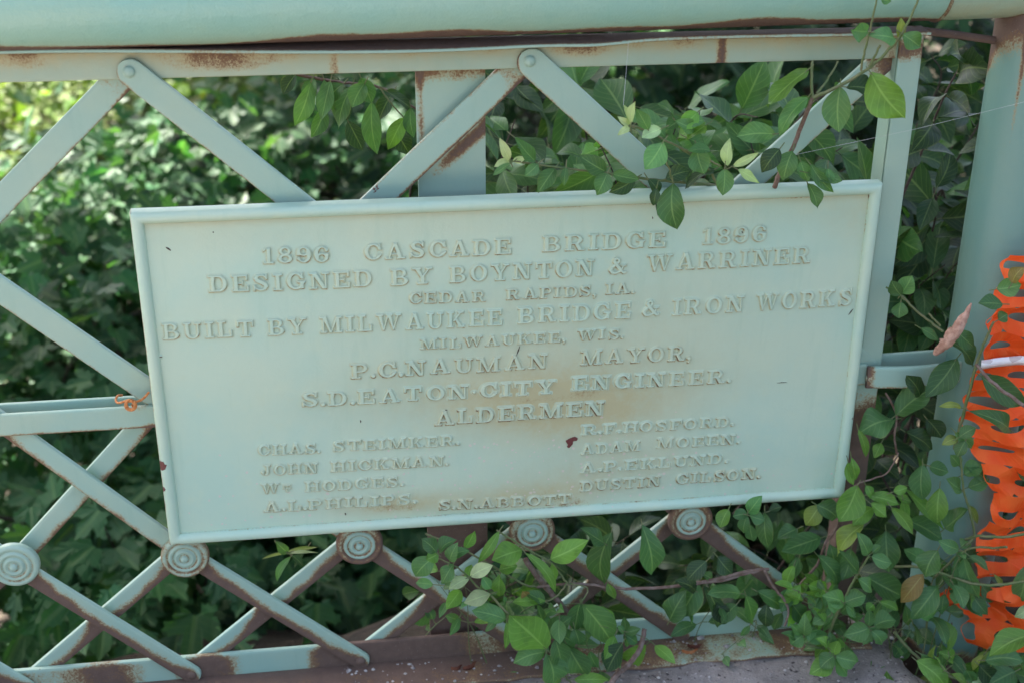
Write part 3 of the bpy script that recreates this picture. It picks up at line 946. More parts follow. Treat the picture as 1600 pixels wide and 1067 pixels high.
def sdf_stroke(px, py, pts, r):
    d = np.full(px.shape, 1e9); r = [r] * len(pts) if np.ndim(r) == 0 else r
    for i in range(len(pts) - 1):
        a, b = np.array(pts[i]), np.array(pts[i + 1]); e = b - a
        t = np.clip(((px - a[0]) * e[0] + (py - a[1]) * e[1]) / max(e @ e, 1e-12), 0, 1)
        d = np.minimum(d, np.hypot(px - a[0] - e[0] * t, py - a[1] - e[1] * t) - (r[i] + (r[i + 1] - r[i]) * t))
    return d


def glyph_sdf(ch, px, py):
    d = np.full(px.shape, 1e9)
    for op, sh in G[ch][1]:
        q = sdf_stroke(px, py, sh[1], sh[2]) if (isinstance(sh, tuple) and sh[0] == 's') else sdf_poly(px, py, sh)
        d = np.minimum(d, q) if op == '+' else np.maximum(d, -q)
    return d


RES = .00075
RELIEF = .0037


def word(mb, txt, u0, v0, u1, v1, hpx, rusty, gap=.20):
    a = at(u0, v0, PY); b = at(u1, v1, PY); t0 = at(u0, v0 - hpx, PY)
    A = np.array((a[0], a[2])); B = np.array((b[0], b[2])); L = np.linalg.norm(B - A); ex = (B - A) / L
    ey = np.array((-ex[1], ex[0])); h = (t0[2] - a[2]) * 1.02
    adv = [0]; small = {'.': .06, ',': .06, '^': .10}
    for i, c in enumerate(txt):
        adv.append(adv[-1] + G[c][0] + (0 if i == len(txt) - 1 else (gap if c not in small and txt[i + 1] not in small else gap * .55)))
    sx = L / adv[-1]
    gr = np.random.default_rng(abs(hash((len(txt), round(u0)))) % 100000)
    for i, c in enumerate(txt):
        wg = G[c][0]
        ox = adv[i] * sx + gr.normal(0, .0005); oy = gr.normal(0, .0004)
        mgx, mgy = .004, .004
        ylo = -.2 * h if c == ',' else -.03 * h
        nxx = int((wg * sx + 2 * mgx) / RES) + 2; nyy = int((1.04 * h - ylo + 2 * mgy) / RES) + 2
        gx = ox - mgx + np.arange(nxx) * RES; gy = ylo - mgy + np.arange(nyy) * RES
        GX, GY = np.meshgrid(gx, gy, indexing='ij')
        # distances measured in metres: use the geometric mean of both scales
        d = glyph_sdf(c, (GX - ox) / sx, (GY - oy) / h) * math.sqrt(sx * h)
        t = np.clip((.0005 - d) / .0014, 0, 1); hgt = RELIEF * t * t * (3 - 2 * t)
        W = A + GX[..., None] * ex + GY[..., None] * ey
        y = PY + .0009 * np.sin(W[..., 0] * 7) * np.sin(W[..., 1] * 9) - .00022 - hgt + .0006 * (d > .003)
        # low edges hold the dirt
        gyd = np.gradient(hgt, axis=1) / RES
        low = np.clip(gyd / 1.2, 0, 1)
        edge = np.clip(np.hypot(gyd, np.gradient(hgt, axis=0) / RES) / 1.4, 0, 1)
        nz_ = .5 + .5 * np.sin(GX * 310 + i * 2.1) * np.sin(GY * 270 + i)
        ru = (low * .75 + edge * .25) * (.30 + rusty * .70) * (.55 + .45 * nz_)
        stn = .32 * edge + .40 * low + rusty * .42 * (.6 + .4 * nz_)
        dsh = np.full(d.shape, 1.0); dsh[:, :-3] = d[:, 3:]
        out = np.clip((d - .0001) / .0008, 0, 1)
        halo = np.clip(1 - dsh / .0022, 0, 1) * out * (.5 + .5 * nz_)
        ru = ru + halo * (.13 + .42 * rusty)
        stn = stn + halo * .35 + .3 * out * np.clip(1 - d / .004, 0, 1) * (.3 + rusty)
        keep = (d < .0036)
        idx = -np.ones(d.shape, int); kk = np.argwhere(keep); idx[keep] = np.arange(len(kk))
        V = np.stack([W[..., 0], y, W[..., 1]], -1)[keep]
        q = keep[:-1, :-1] & keep[1:, :-1] & keep[1:, 1:] & keep[:-1, 1:]
        fs = np.stack([idx[:-1, :-1][q], idx[1:, :-1][q], idx[1:, 1:][q], idx[:-1, 1:][q]], 1)
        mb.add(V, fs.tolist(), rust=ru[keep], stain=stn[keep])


LINES = [
    ([('1896', 411.6, 411.8, 515, 409.5), ('CASCADE', 569.2, 406.6, 799.6, 396.9), ('BRIDGE', 847.6, 393.8, 1040.2, 385.1), ('1896', 1097.2, 381.8, 1195.3, 376.9)], 24.5, .30),
    ([('DESIGNED', 327.7, 457, 582.1, 447.8), ('BY', 610.9, 446.3, 677, 443.4), ('BOYNTON', 702.7, 441.5, 928.4, 430.6), ('&', 950, 428.2, 980.5, 426.8), ('WARRINER', 1010.1, 423.7, 1265.1, 410.5)], 25.5, .30),
    ([('CEDAR', 640, 474.6, 757.9, 470.8), ('RAPIDS,', 791, 468.5, 931.8, 462), ('IA.', 946.2, 460.2, 992.2, 457.5)], 16.5, .55),
    ([('BUILT', 255, 530.3, 398, 524.8), ('BY', 418.8, 524, 480, 521.6), ('MILWAUKEE', 500.2, 520.5, 786, 508.2), ('BRIDGE', 809, 505.9, 985.9, 496.7), ('&', 1001.7, 494.9, 1031.6, 493.2), ('IRON', 1049.5, 492.4, 1161, 486.7), ('WORKS', 1179.7, 485.3, 1329, 476.6)], 25, .22),
    ([('MILWAUKEE,', 656.9, 545.7, 884.4, 533.8), ('WIS.', 902.4, 531.5, 975, 528.3)], 15.8, .45),
    ([('P.C.NAUMAN', 548.9, 591.1, 855.8, 574.7), ('MAYOR,', 905.8, 570.6, 1080, 561.5)], 22.5, .70),
    ([('S.D.EATON^CITY', 471.3, 634.6, 867.5, 614.3), ('ENGINEER.', 893.4, 610.7, 1143.1, 596.8)], 21, .50),
    ([('ALDERMEN', 679.4, 662.9, 944, 647.4)], 21.5, .85),
    ([('CHAS.', 404.4, 710.2, 502.4, 706.6), ('STEIMKER.', 521, 704, 719, 694.3)], 15.5, .25),
    ([('JOHN', 408.6, 741.2, 497.3, 737.2), ('HICKMAN.', 518.3, 735.4, 702.5, 725.7)], 15.5, .35),
    ([('Wm', 409.6, 770.6, 455, 768.4), ('HODGES.', 477.7, 766.9, 631.3, 757.9)], 15.2, .28),
    ([('A.L.PHILIPS.', 412.7, 798.9, 650.9, 785.5)], 15.2, .50),
    ([('S.N.ABBOTT', 685.6, 795.6, 891.9, 785.6)], 14.0, .95),
    ([('R.F.HOSFORD.', 910, 680, 1148, 664.6)], 15, .40),
    ([('ADAM', 908, 710, 1000, 703.6), ('MOEEN.', 1026, 700.6, 1157, 692)], 15, .38),
    ([('A.P.EKLUND.', 906.4, 738.8, 1138, 722.4)], 15, .42),
    ([('DUSTIN', 906.4, 767.4, 1032, 757.6), ('GILSON.', 1055, 755, 1188, 746)], 15, .75),
]
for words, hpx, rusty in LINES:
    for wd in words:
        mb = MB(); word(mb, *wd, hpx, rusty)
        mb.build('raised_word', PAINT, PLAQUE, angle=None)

# ------------------------------------------------------------------ small things on the iron
mb = MB()
c = at(203, 627, .022)
pts = [at(233, 612, .026), at(224, 622, .022), at(213, 627, .018), at(204, 624, .016), at(196, 626, .018), at(185, 629, .022), at(181, 624, .03), at(184, 618, .036), at(191, 617, .045)]
tube(mb, smooth_path(pts, 5), .0021, 7)
th = np.linspace(0, 4.6 * math.pi, 70)
coil = np.array([at(204, 629, .016) + np.array((.0075 * math.cos(t) * (.7 + .04 * t), -.004 - .0009 * math.sin(t * 1.3), .0085 * math.sin(t) - .001 * t * .25)) for t in th])
tube(mb, coil, .0021, 7)
tube(mb, smooth_path([at(206, 632, .013), at(208, 637, .016), at(205, 641, .02)], 4), .0016, 7)
wire = mb.build('wire_tie', COPPER)
setp(wire, 'rusty orange wire twisted around the middle rail beside the plaque', 'wire')


# dried curled leaf
def curled(name, base, tip, wid, mat, label, cat, curl=2.6, seed=1, group=None, twist=.6):
    q = np.random.default_rng(seed); base = np.asarray(base); tip = np.asarray(tip); d = tip - base; L = np.linalg.norm(d); d = d / L
    s = np.cross(d, np.array([.1, -1, .2])); s /= np.linalg.norm(s); n = np.cross(s, d)
    nu, nv = 26, 17; P = np.zeros((nu, nv, 3))
    for i in range(nu):
        t = i / (nu - 1); w = wid * (math.sin(math.pi * min(1, t * .92 + .06)) ** .8) * (1 - .25 * t)
        R_ = max(w / curl, .0012)
        for j in range(nv):
            a = (j / (nv - 1) - .5) * curl * (1 + .3 * math.sin(t * 5)) + twist * math.sin(t * 4)
            k = 1 + .22 * math.sin(t * 19 + j * 1.7) + .12 * q.standard_normal()
            P[i, j] = base + d * L * t + (s * math.sin(a) + n * (math.cos(a) - .6)) * R_ * k + n * .12 * L * math.sin(t * 3.3)
    m = MB(); m.grid(P)
    o = m.build(name, mat, angle=None)
    return setp(o, label, cat, group)


curled('dried_leaf', at(1461, 555, -.16), at(1519, 475, -.17), .046, DEAD, 'curled dry pinkish brown leaf caught on a vine before the post', 'leaf', 4.2, 4)
fl_y = .012
curled('fallen_leaf', (at(704, 1050, .02)[0], .010, Z_BB + .006), (at(712, 1048, .02)[0] + .012, .014, Z_BB + .008), .016, RED_LEAF, 'small dark red fallen leaf on the foot flange, the one further from the vine', 'leaf', 1.4, 7)
curled('fallen_leaf', (at(722, 1046, .02)[0], .006, Z_BB + .006), (at(744, 1040, .02)[0], .016, Z_BB + .012), .017, RED_LEAF, 'dark red fallen leaf on the foot flange with an upturned edge', 'leaf', 1.6, 9)
curled('fallen_leaf', (.320, .004, Z_BB + .007), (.352, .000, Z_BB + .009), .012, ORANGE_LEAF, 'orange fallen leaf beside the bolt of a lattice bar', 'leaf', 1.2, 11)
curled('fallen_leaf', (.335, .018, Z_BB + .007), (.363, .013, Z_BB + .009), .016, RED_LEAF, 'brown fallen leaf close behind the orange fallen leaf', 'leaf', 1.5, 12)

# grit lying on the flange and deck
mb = MB(); q = np.random.default_rng(21)
for i in range(420):
    x = q.uniform(-.35, .74); on = q.random() < .55
    y = q.uniform(-.026, .04) if on else q.uniform(-.16, -.034)
    z = Z_BB + .004 if on else DECK_Z + .002
    r = abs(q.normal(0, .0016)) + .0008
    if q.random() < .05: r *= 2.0
    a0 = q.random() * 6
    ring = [(x + r * (.7 + .6 * q.random()) * math.cos(a0 + a), y + r * (.7 + .6 * q.random()) * math.sin(a0 + a), z + r * .3 * q.random()) for a in np.linspace(0, 2 * math.pi, 6, endpoint=False)]
    mb.add(ring + [(x + r * .2, y, z + r * (.7 + .5 * q.random()))], [(k, (k + 1) % 6, 6) for k in range(6)])
o = mb.build('gravel', GRIT, smooth=False)
setp(o, 'pale grit and crumbs strewn along the foot flange', 'gravel', kind='stuff')

# spider silk
for a, b, lab in ((at(1225, 246, -.03), at(1640, 150, -.10), 'long fine spider thread slanting up to the post'),
                  (at(982, 66, .0), at(974, 165, -.06), 'short fine spider thread hanging below the top rail')):
    mb = MB(); tube(mb, [a, (a + b) / 2 + np.array((0, 0, -.004)), b], .00022, 5, caps=False)
    setp(mb.build('spider_thread', THREAD), lab, 'spider thread')

# ------------------------------------------------------------------ orange safety net bunched on the post
NET = thing('safety_net', (.95, -.05, -.42), 'crumpled orange plastic safety net bunched down the front of the post', 'safety net')
q = np.random.default_rng(5)
EDGE = [(400, 1588), (430, 1575), (470, 1560), (500, 1548), (530, 1546), (570, 1542), (600, 1532), (650, 1524), (690, 1530), (730, 1540), (780, 1556), (820, 1548), (850, 1528), (880, 1540), (910, 1495), (925, 1468), (940, 1500), (960, 1528), (990, 1520), (1010, 1522), (1040, 1530)]
ev = np.array([e[0] for e in EDGE], float); eu = np.array([e[1] - 13 for e in EDGE], float)


def net_point(u, r):
    """u: along the width (m), r: row coordinate; rows crowd downwards"""
    v = 396 + r * 41.0
    left = at(np.interp(v, ev, eu), v, -.05)
    z = left[2] + .009 * math.sin(u * 14 + r * .9) + .003 * math.sin(u * 37 + r * 2.3) + u * .05 * math.sin(r * .6)
    fold = math.sin(u * 27 + r * .75) + .4 * math.sin(u * 49 - r * 1.3)
    y = -.058 - .017 * fold - .0045 * math.cos(2 * math.pi * r) - .035 * math.sin(min(u / .3, 1) * math.pi * .6) + .004 * math.sin(r * 5 + u * 20)
    x = left[0] + u * (.80 + .12 * math.sin(r * 1.7)) + .004 * math.sin(r * 2 * math.pi + 1)
    return (x, y, z)


rows, cols, cw = 15, 5, .092
mb = MB(); KK = 28
for i in range(rows):
    for j in range(cols):
        off = (i % 2) * cw * .5
        u0 = j * cw + off - cw * .5; hole = q.uniform(.20, .32) if i < 12 else q.uniform(.5, .66)
        hw_ = q.uniform(.5, .82); hc = q.uniform(.38, .62)
        out_, in_ = [], []
        for k in range(KK):
            a = 2 * math.pi * k / KK; ca, sa = math.cos(a), math.sin(a); mxx = max(abs(ca), abs(sa))
            ox, oz = ca / mxx * .5, sa / mxx * .5
            e = 2.6
            ix = math.copysign(abs(ca) ** (2 / e), ca) * .5 * hw_; iz = math.copysign(abs(sa) ** (2 / e), sa) * .5 * hole
            out_.append(net_point(max(u0 + (ox + .5) * cw, -.004 + .004 * math.sin(i)), i + .5 - oz))
            in_.append(net_point(max(u0 + (ix + .5) * cw, .001), i + .5 + (hc - .5) - iz))
        mb.add(out_ + in_, [(k, (k + 1) % KK, KK + (k + 1) % KK, KK + k) for k in range(KK)])
o = mb.build('mesh', ORANGE, NET, smooth=False)
md = o.modifiers.new('thickness', 'SOLIDIFY'); md.thickness = .0010
mb = MB()
P = []
for u in np.linspace(-.012, .34, 60):
    p = net_point(max(u, 0), 4.2); xx = p[0] + min(u, 0)
    yy = p[1] - .010 + .002 * math.sin(u * 90)
    zc = at(1560, 571, -.08)[2]
    P.append([(xx, yy, zc + .0085), (xx, yy - .002, zc), (xx, yy, zc - .0085)])
mb.grid(np.array(P))
o = mb.build('reflective_band', TAPE, NET, angle=None); o['label'] = 'shiny whitish tape band round the net'
md = o.modifiers.new('thickness', 'SOLIDIFY'); md.thickness = .0008
#PART3
# ------------------------------------------------------------------ foliage
def raw_mesh(name, V, faces_flat, starts, totals, uv, tone, mat, parent=None, smooth=True):
    """fast mesh from arrays; uv and tone are per vertex"""
    if parent is not None: V = V - origin(parent)
    me = bpy.data.meshes.new(name)
    me.vertices.add(len(V)); me.vertices.foreach_set('co', V.astype(np.float32).ravel())
    me.loops.add(len(faces_flat)); me.loops.foreach_set('vertex_index', faces_flat.astype(np.int32))
    me.polygons.add(len(starts)); me.polygons.foreach_set('loop_start', starts.astype(np.int32))
    me.polygons.foreach_set('use_smooth', np.full(len(starts), smooth))
    me.update(calc_edges=True); me.validate()
    u = me.uv_layers.new(name='leaf'); u.data.foreach_set('uv', uv[faces_flat].astype(np.float32).ravel())
    a = me.attributes.new('tone', 'FLOAT_COLOR', 'POINT')
    a.data.foreach_set('color', np.concatenate([tone, np.ones((len(tone), 1))], 1).astype(np.float32).ravel())
    me.materials.append(mat)
    o = bpy.data.objects.new(name, me); COL.objects.link(o)
    if parent is not None: o.parent = parent
    return o


NU, NV = 10, 7
_t = np.linspace(0, 1, NU); _s = np.linspace(-1, 1, NV)
LT, LS = np.meshgrid(_t, _s, indexing='ij')
LQ = np.array([(i * NV + j, (i + 1) * NV + j, (i + 1) * NV + j + 1, i * NV + j + 1) for i in range(NU - 1) for j in range(NV - 1)])


class Leaves:
    """oval pointed leaves collected into one mesh"""
    def __init__(s): s.V = []; s.T = []
    def add(s, base, tip, wid, nrm, tone, arch=.10, fold=.22, wave=.04, twist=0.0, q=rng):
        base = np.asarray(base, float); tip = np.asarray(tip, float); d = tip - base; L = np.linalg.norm(d); d = d / L
        nrm = nrm - d * (nrm @ d); nn = np.linalg.norm(nrm)
        if nn < 1e-3: nrm = np.array([.3, -.8, .5]); nrm = nrm - d * (nrm @ d); nn = np.linalg.norm(nrm)
        nrm = nrm / nn; sd_ = np.cross(d, nrm)
        w_ = np.clip(np.sin(np.pi * np.clip(LT, 0, 1) ** .96), 0, 1) ** (.74 + .24 * LT) * wid * .5
        ph = q.random() * 6
        asym = 1 + .08 * LS * math.sin(ph)
        off = arch * L * np.sin(np.pi * LT) - arch * .6 * L * LT ** 2 + fold * np.abs(LS) ** 1.3 * w_ + wave * wid * np.sin(LT * 9 + ph) * LS * np.abs(LS)
        off = off + twist * LS * w_ * (LT - .3)
        P = base + d * (LT * L)[..., None] + sd_ * (LS * w_ * asym)[..., None] + nrm * off[..., None] + sd_ * (.05 * L * math.sin(ph) * np.sin(np.pi * LT))[..., None]
        s.V.append(P.reshape(-1, 3)); s.T.append(tone)
    def build(s, name, parent, mat=None):
        n = len(s.V); k = NU * NV
        V = np.concatenate(s.V); tone = np.repeat(np.array(s.T), k, 0)
        ff = (LQ[None] + (np.arange(n) * k)[:, None, None]).reshape(-1)
        st = np.arange(0, len(ff), 4)
        uv = np.tile(np.stack([(LS.ravel() + 1) / 2, LT.ravel()], 1), (n, 1))
        return raw_mesh(name, V, ff, st, None, uv, tone, mat or LEAF, parent)


TONES = {'g': (.052, .138, .040), 'b': (.125, .275, .038), 'd': (.016, .046, .017), 'y': (.21, .28, .05), 'p': (.42, .53, .27), 'm': (.085, .205, .062), 'o': (.22, .15, .04)}  # p is paled to stand in for sun flecks, d darkened for shaded leaves
UPV = np.array([0, 0, 1.0])


def jitter(c, q, a=.14):
    f = 1 + q.normal(0, a)
    return (max(.01, c[0] * f * (1 + q.normal(0, .06))), max(.02, c[1] * f), max(.008, c[2] * f * (1 + q.normal(0, .08))))


class Sprig:
    """a plant whose shoots are given as points on the photograph with a distance of their own"""
    def __init__(s, name, base, label, cat, seed, group=None):
        s.o = thing(name, base, label, cat, group); s.lv = Leaves(); s.st = MB(); s.wd = MB(); s.q = np.random.default_rng(seed); s.tw = MB(); s.pt = MB()
    def stem(s, pts, y0, y1, r0, r1, ox, oy, sc=.3375, woody=False):
        n = len(pts); P = [at(ox + p[0] * sc, oy + p[1] * sc, y0 + (y1 - y0) * i / max(1, n - 1)) for i, p in enumerate(pts)]
        path = smooth_path(P, 6)
        path += s.q.normal(0, .0005, path.shape)
        tube(s.wd if woody else s.st, path, np.linspace(r0, r1, len(path)), 8)
        return path
    def leaf(s, txt, y, ox, oy, sc=.3375, dy=.02):
        """'bx by tx ty w tone' separated by ;"""
        for part in txt.split(';'):
            f = part.split()
            if not f: continue
            bx, by, tx, ty, w_ = map(float, f[:5]); tone = TONES[f[5] if len(f) > 5 else 'g']
            q = s.q
            b = at(ox + bx * sc, oy + by * sc, y + q.normal(0, dy * .4)); L0 = math.hypot(tx - bx, ty - by) * sc
            t = at(ox + tx * sc, oy + ty * sc, b[1] - abs(q.normal(.6, .4)) * dy * min(1.6, L0 / 60))
            wm = w_ * sc * np.linalg.norm(b - CAM) / F * .94
            view = CAM - b; view /= np.linalg.norm(view)
            n_ = view * .8 + UPV * .42 + q.normal(0, .22, 3)
            s.lv.add(b, t, wm, n_, jitter(tone, q), arch=q.uniform(-.02, .17), fold=q.uniform(.08, .5), wave=q.uniform(.03, .13), twist=q.normal(0, .4), q=q)
            # petiole
            d = b - t; d /= np.linalg.norm(d)
            tube(s.pt, [b + d * .012, b, t + (b - t) * .92], [.0009, .0010, .0007], 5, caps=False)
    def shoot(s, root, tip, r, n_pairs, L, tone, droop=.25, y_face=-.5, start=.3, woody=True, wide=.52):
        """a free shoot from root to tip with opposite leaves"""
        q = s.q; root = np.asarray(root, float); tip = np.asarray(tip, float)
        D = np.linalg.norm(tip - root)
        m1 = root + (tip - root) * .35 + UPV * D * q.uniform(.05, .2) + q.normal(0, .04 * D, 3)
        m2 = root + (tip - root) * .72 + UPV * D * q.uniform(.05, .16) + q.normal(0, .04 * D, 3)
        path = smooth_path([root, m1, m2, tip], 9)
        tube(s.tw if woody else s.st, path, np.linspace(r, r * .3, len(path)), 6, caps=False)
        for i in range(n_pairs):
            f = start + (1 - start) * (i + q.uniform(.2, .8)) / n_pairs
            k = min(len(path) - 2, int(f * (len(path) - 1))); p = path[k]; tg = path[k + 1] - path[k]; tg /= np.linalg.norm(tg)
            a = q.random() * 6.28
            sid = np.cross(tg, UPV); sid /= np.linalg.norm(sid) + 1e-9; oth = np.cross(tg, sid)
            for sg in (1, -1):
                if q.random() < .12: continue
                di = tg * .45 + (sid * math.cos(a) + oth * math.sin(a)) * sg * .9 - UPV * droop * q.uniform(.3, 1.6)
                di /= np.linalg.norm(di); l = L * q.uniform(.7, 1.25) * (1 - .35 * max(0, f - .75) * 4 * .6)
                n_ = np.array([q.normal(0, .45), y_face + q.normal(0, .35), .75 + q.normal(0, .35)])
                b = p + di * .012
                s.lv.add(b, b + di * l, l * wide * q.uniform(.85, 1.15), n_, jitter(TONES[tone], q, .2), arch=q.uniform(.02, .14), fold=q.uniform(.1, .4), wave=q.uniform(.02, .08), twist=q.normal(0, .2), q=q)
                tube(s.pt, [p, b, b + di * l * .15], [.0011, .0010, .0008], 4, caps=False)
    def done(s):
        if s.st.n: s.st.build('stem', STEM, s.o, angle=None)
        if s.wd.n: s.wd.build('woody_stem', WOODY, s.o, angle=None)
        if s.tw.n: s.tw.build('twig', TWIG, s.o, angle=None)
        if s.lv.V:
            o = s.lv.build('foliage', s.o)
            if s.pt.n:
                p = s.pt.build('leaf_stalks', STEM, s.o, angle=None)
                with bpy.context.temp_override(active_object=o, object=o, selected_objects=[o, p], selected_editable_objects=[o, p]):
                    bpy.ops.object.join()


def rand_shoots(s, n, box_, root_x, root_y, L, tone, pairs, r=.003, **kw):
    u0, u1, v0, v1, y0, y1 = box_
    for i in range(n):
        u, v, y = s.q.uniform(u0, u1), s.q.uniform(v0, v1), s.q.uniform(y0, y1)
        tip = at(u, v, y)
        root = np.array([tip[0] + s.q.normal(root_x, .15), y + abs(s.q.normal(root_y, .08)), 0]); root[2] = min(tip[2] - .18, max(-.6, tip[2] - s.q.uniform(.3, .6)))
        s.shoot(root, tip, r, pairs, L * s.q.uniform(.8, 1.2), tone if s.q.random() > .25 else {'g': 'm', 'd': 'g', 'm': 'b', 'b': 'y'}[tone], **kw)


# --- spray of shoots lying over the top edge of the plaque
s = Sprig('vine_spray', (.30, -.02, .60), 'leafy green vine spray lying over the top edge of the plaque', 'vine', 11)
A = (530, 0)
s.stem([(785, 745), (920, 762), (1060, 782), (1240, 802), (1380, 825), (1540, 842), (1700, 856), (1840, 880)], -.030, .035, .0013, .0030, *A)
s.stem([(1345, 582), (1430, 607), (1510, 652), (1590, 690), (1660, 745), (1720, 800), (1760, 880)], -.075, -.02, .0012, .0026, *A)
s.stem([(1590, 690), (1690, 730), (1760, 768)], -.05, -.06, .0018, .0014, *A)
s.stem([(1500, 660), (1520, 760), (1545, 850)], -.055, -.035, .0014, .0014, *A)
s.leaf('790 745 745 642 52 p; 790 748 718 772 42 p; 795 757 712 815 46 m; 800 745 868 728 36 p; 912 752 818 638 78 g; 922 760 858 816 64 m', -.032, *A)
s.leaf('1000 780 918 892 84 g; 1050 775 1042 862 44 g; 1238 798 1112 718 98 g; 1242 802 1192 905 92 m; 1262 806 1388 832 72 g; 1372 825 1248 892 74 d; 1430 830 1480 905 60 d', -.02, *A)
s.leaf('1545 850 1562 1068 140 g; 1470 872 1452 955 56 d', -.045, *A, dy=.012)
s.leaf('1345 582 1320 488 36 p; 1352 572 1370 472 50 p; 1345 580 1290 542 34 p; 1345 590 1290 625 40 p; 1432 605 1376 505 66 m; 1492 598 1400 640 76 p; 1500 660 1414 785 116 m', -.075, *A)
s.leaf('1545 548 1478 478 84 g; 1600 550 1512 602 80 g; 1640 600 1560 560 76 m; 1660 520 1570 590 90 b; 1700 580 1610 640 100 b', -.06, *A)
s.leaf('1600 560 1690 560 88 m; 1610 640 1700 690 90 g; 1700 700 1625 775 96 m', -.05, *A)
B = (1060, 0)
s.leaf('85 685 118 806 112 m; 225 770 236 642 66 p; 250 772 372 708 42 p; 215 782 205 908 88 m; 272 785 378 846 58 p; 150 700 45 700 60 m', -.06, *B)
s.leaf('0 640 122 562 104 b; 170 785 28 870 96 d; -60 830 60 790 80 d; 20 700 -80 650 80 g', -.02, *B)
s.leaf('-110 700 60 860 170 d; -30 900 -95 1000 80 d', .03, *B)
s.done()

# --- shoots climbing past the end post to the handrail
s = Sprig('climbing_vine', (.60, .0, .60), 'tall vine shoot climbing past the end post up to the handrail', 'vine', 12)
s.stem([(445, 870), (470, 800), (522, 700), (575, 570), (622, 455)], .0, -.045, .0042, .0034, *B, woody=True)
s.stem([(622, 455), (740, 400), (890, 312), (1010, 190), (1060, 110), (1125, -30)], -.045, -.075, .0032, .0016, *B)
s.stem([(845, 330), (862, 240), (885, 150), (905, 60), (935, -60)], -.06, -.085, .0020, .0014, *B)
s.stem([(885, 310), (910, 260), (935, 212)], -.062, -.07, .0020, .0018, *B)
s.stem([(622, 455), (615, 370), (620, 285)], -.045, -.03, .0026, .0022, *B)
s.stem([(640, 435), (690, 370), (738, 288)], -.045, -.02, .0020, .0014, *B)
s.leaf('880 148 802 140 92 m; 1005 182 888 158 106 m; 1038 160 1124 222 90 m; 1022 182 1030 82 44 y; 890 338 1050 552 176 b; 750 402 744 616 136 m', -.07, *B, dy=.014)
s.leaf('600 325 412 494 140 b; 600 452 462 622 96 m; 446 622 268 634 112 m; 780 405 905 420 100 d', -.035, *B)
s.leaf('528 700 486 836 104 m; 565 745 602 842 66 m; 598 850 646 966 70 m; 692 780 688 862 50 m; 592 800 760 838 86 g; 470 690 388 800 96 d; 610 760 720 895 60 g', -.04, *B)
s.leaf('935 -5 985 8 40 m', -.08, *B)
s.done()

# --- vine in front of the lower lattice, middle of the picture
s = Sprig('trailing_vine', (.10, -.02, DECK_Z), 'trailing vine with broad leaves in front of the lower lattice below the plaque', 'vine', 13)
C_ = (530, 707)
s.stem([(460, 488), (540, 528), (600, 575), (640, 622), (705, 665), (782, 745)], -.050, -.07, .0013, .0022, *C_)
s.stem([(400, 375), (470, 402), (600, 462), (745, 545), (860, 610), (915, 622)], -.015, -.02, .0018, .0020, *C_)
s.stem([(915, 622), (1060, 605), (1180, 612), (1240, 622), (1380, 628), (1600, 612), (1720, 590), (1880, 550), (1990, 535)], -.02, -.02, .0024, .0032, *C_, woody=True)
s.stem([(730, 358), (860, 440), (980, 512), (1055, 602)], -.03, -.025, .0018, .0018, *C_)
s.stem([(1055, 602), (1000, 668), (905, 702), (840, 740)], -.025, -.04, .0016, .0012, *C_)
s.stem([(1060, 605), (1150, 625), (1120, 695)], -.022, -.035, .0014, .0014, *C_)
s.stem([(860, 490), (930, 590), (1000, 670), (1060, 750), (1090, 880), (1085, 1010)], .012, .0, .0052, .0050, *C_, woody=True)
s.stem([(782, 745), (786, 840), (770, 900)], -.07, -.055, .0016, .0012, *C_)
s.stem([(955, 925), (1030, 1020), (1080, 1070)], -.075, -.06, .0018, .0016, *C_)
s.leaf('450 462 382 398 78 g; 466 462 538 400 86 g; 438 482 348 575 106 m; 460 466 402 494 70 b; 530 512 472 606 84 m; 512 500 545 418 70 m; 520 470 600 448 60 g', -.055, *C_)
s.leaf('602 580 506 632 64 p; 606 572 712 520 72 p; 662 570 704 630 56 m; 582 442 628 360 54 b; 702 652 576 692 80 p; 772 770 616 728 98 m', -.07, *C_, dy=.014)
s.leaf('958 908 786 748 190 b', -.085, *C_, dy=.004)
s.leaf('848 448 706 494 130 b; 742 360 640 512 52 b; 862 462 1012 645 54 b; 975 492 1152 402 118 b; 992 592 984 512 44 b; 740 540 825 520 70 b; 745 560 738 668 70 b', -.03, *C_)
s.leaf('1260 365 1216 620 128 g; 1402 330 1456 574 126 g; 1150 430 1060 400 90 d; 1242 600 1276 676 50 b; 1230 420 1120 345 90 g', -.015, *C_)
s.leaf('1126 698 1266 886 150 m; 1116 694 1092 828 86 g; 962 840 1072 758 110 g; 1090 810 1112 888 80 g; 1100 880 1010 832 90 g; 870 660 850 640 50 o; 955 690 860 640 70 g; 945 780 920 700 50 g; 800 690 955 680 60 b', -.045, *C_)
s.leaf('955 922 806 972 104 m; 962 930 992 1080 140 m; 1050 880 1140 1035 126 m; 1000 860 1030 990 110 g; 1312 880 1238 1015 108 d; 1085 1050 1250 1050 66 b; 775 780 768 910 36 b', -.07, *C_, dy=.014)
s.leaf('1320 828 1318 758 44 g; 1320 832 1396 812 46 m; 1318 838 1385 880 50 g; 1315 835 1262 828 44 g; 1318 842 1335 900 40 g; 1318 838 1290 800 40 m', -.03, *C_, dy=.01)
s.leaf('1530 775 1602 640 118 g; 1560 700 1640 790 90 g; 1650 640 1560 590 80 d', -.02, *C_)
rand_shoots(s, 5, (840, 960, 930, 1040, -.06, -.03), .0, .05, .06, 'm', 3, .0018, droop=.7, start=.4, woody=False)
rand_shoots(s, 4, (680, 800, 850, 930, -.04, -.02), .05, .05, .038, 'm', 3, .0014, droop=.3, start=.4, woody=False)
s.done()
s = Sprig('bare_twig', (.26, -.05, DECK_Z), 'bare greyish pink twig leaning on the foot flange', 'twig', 31)
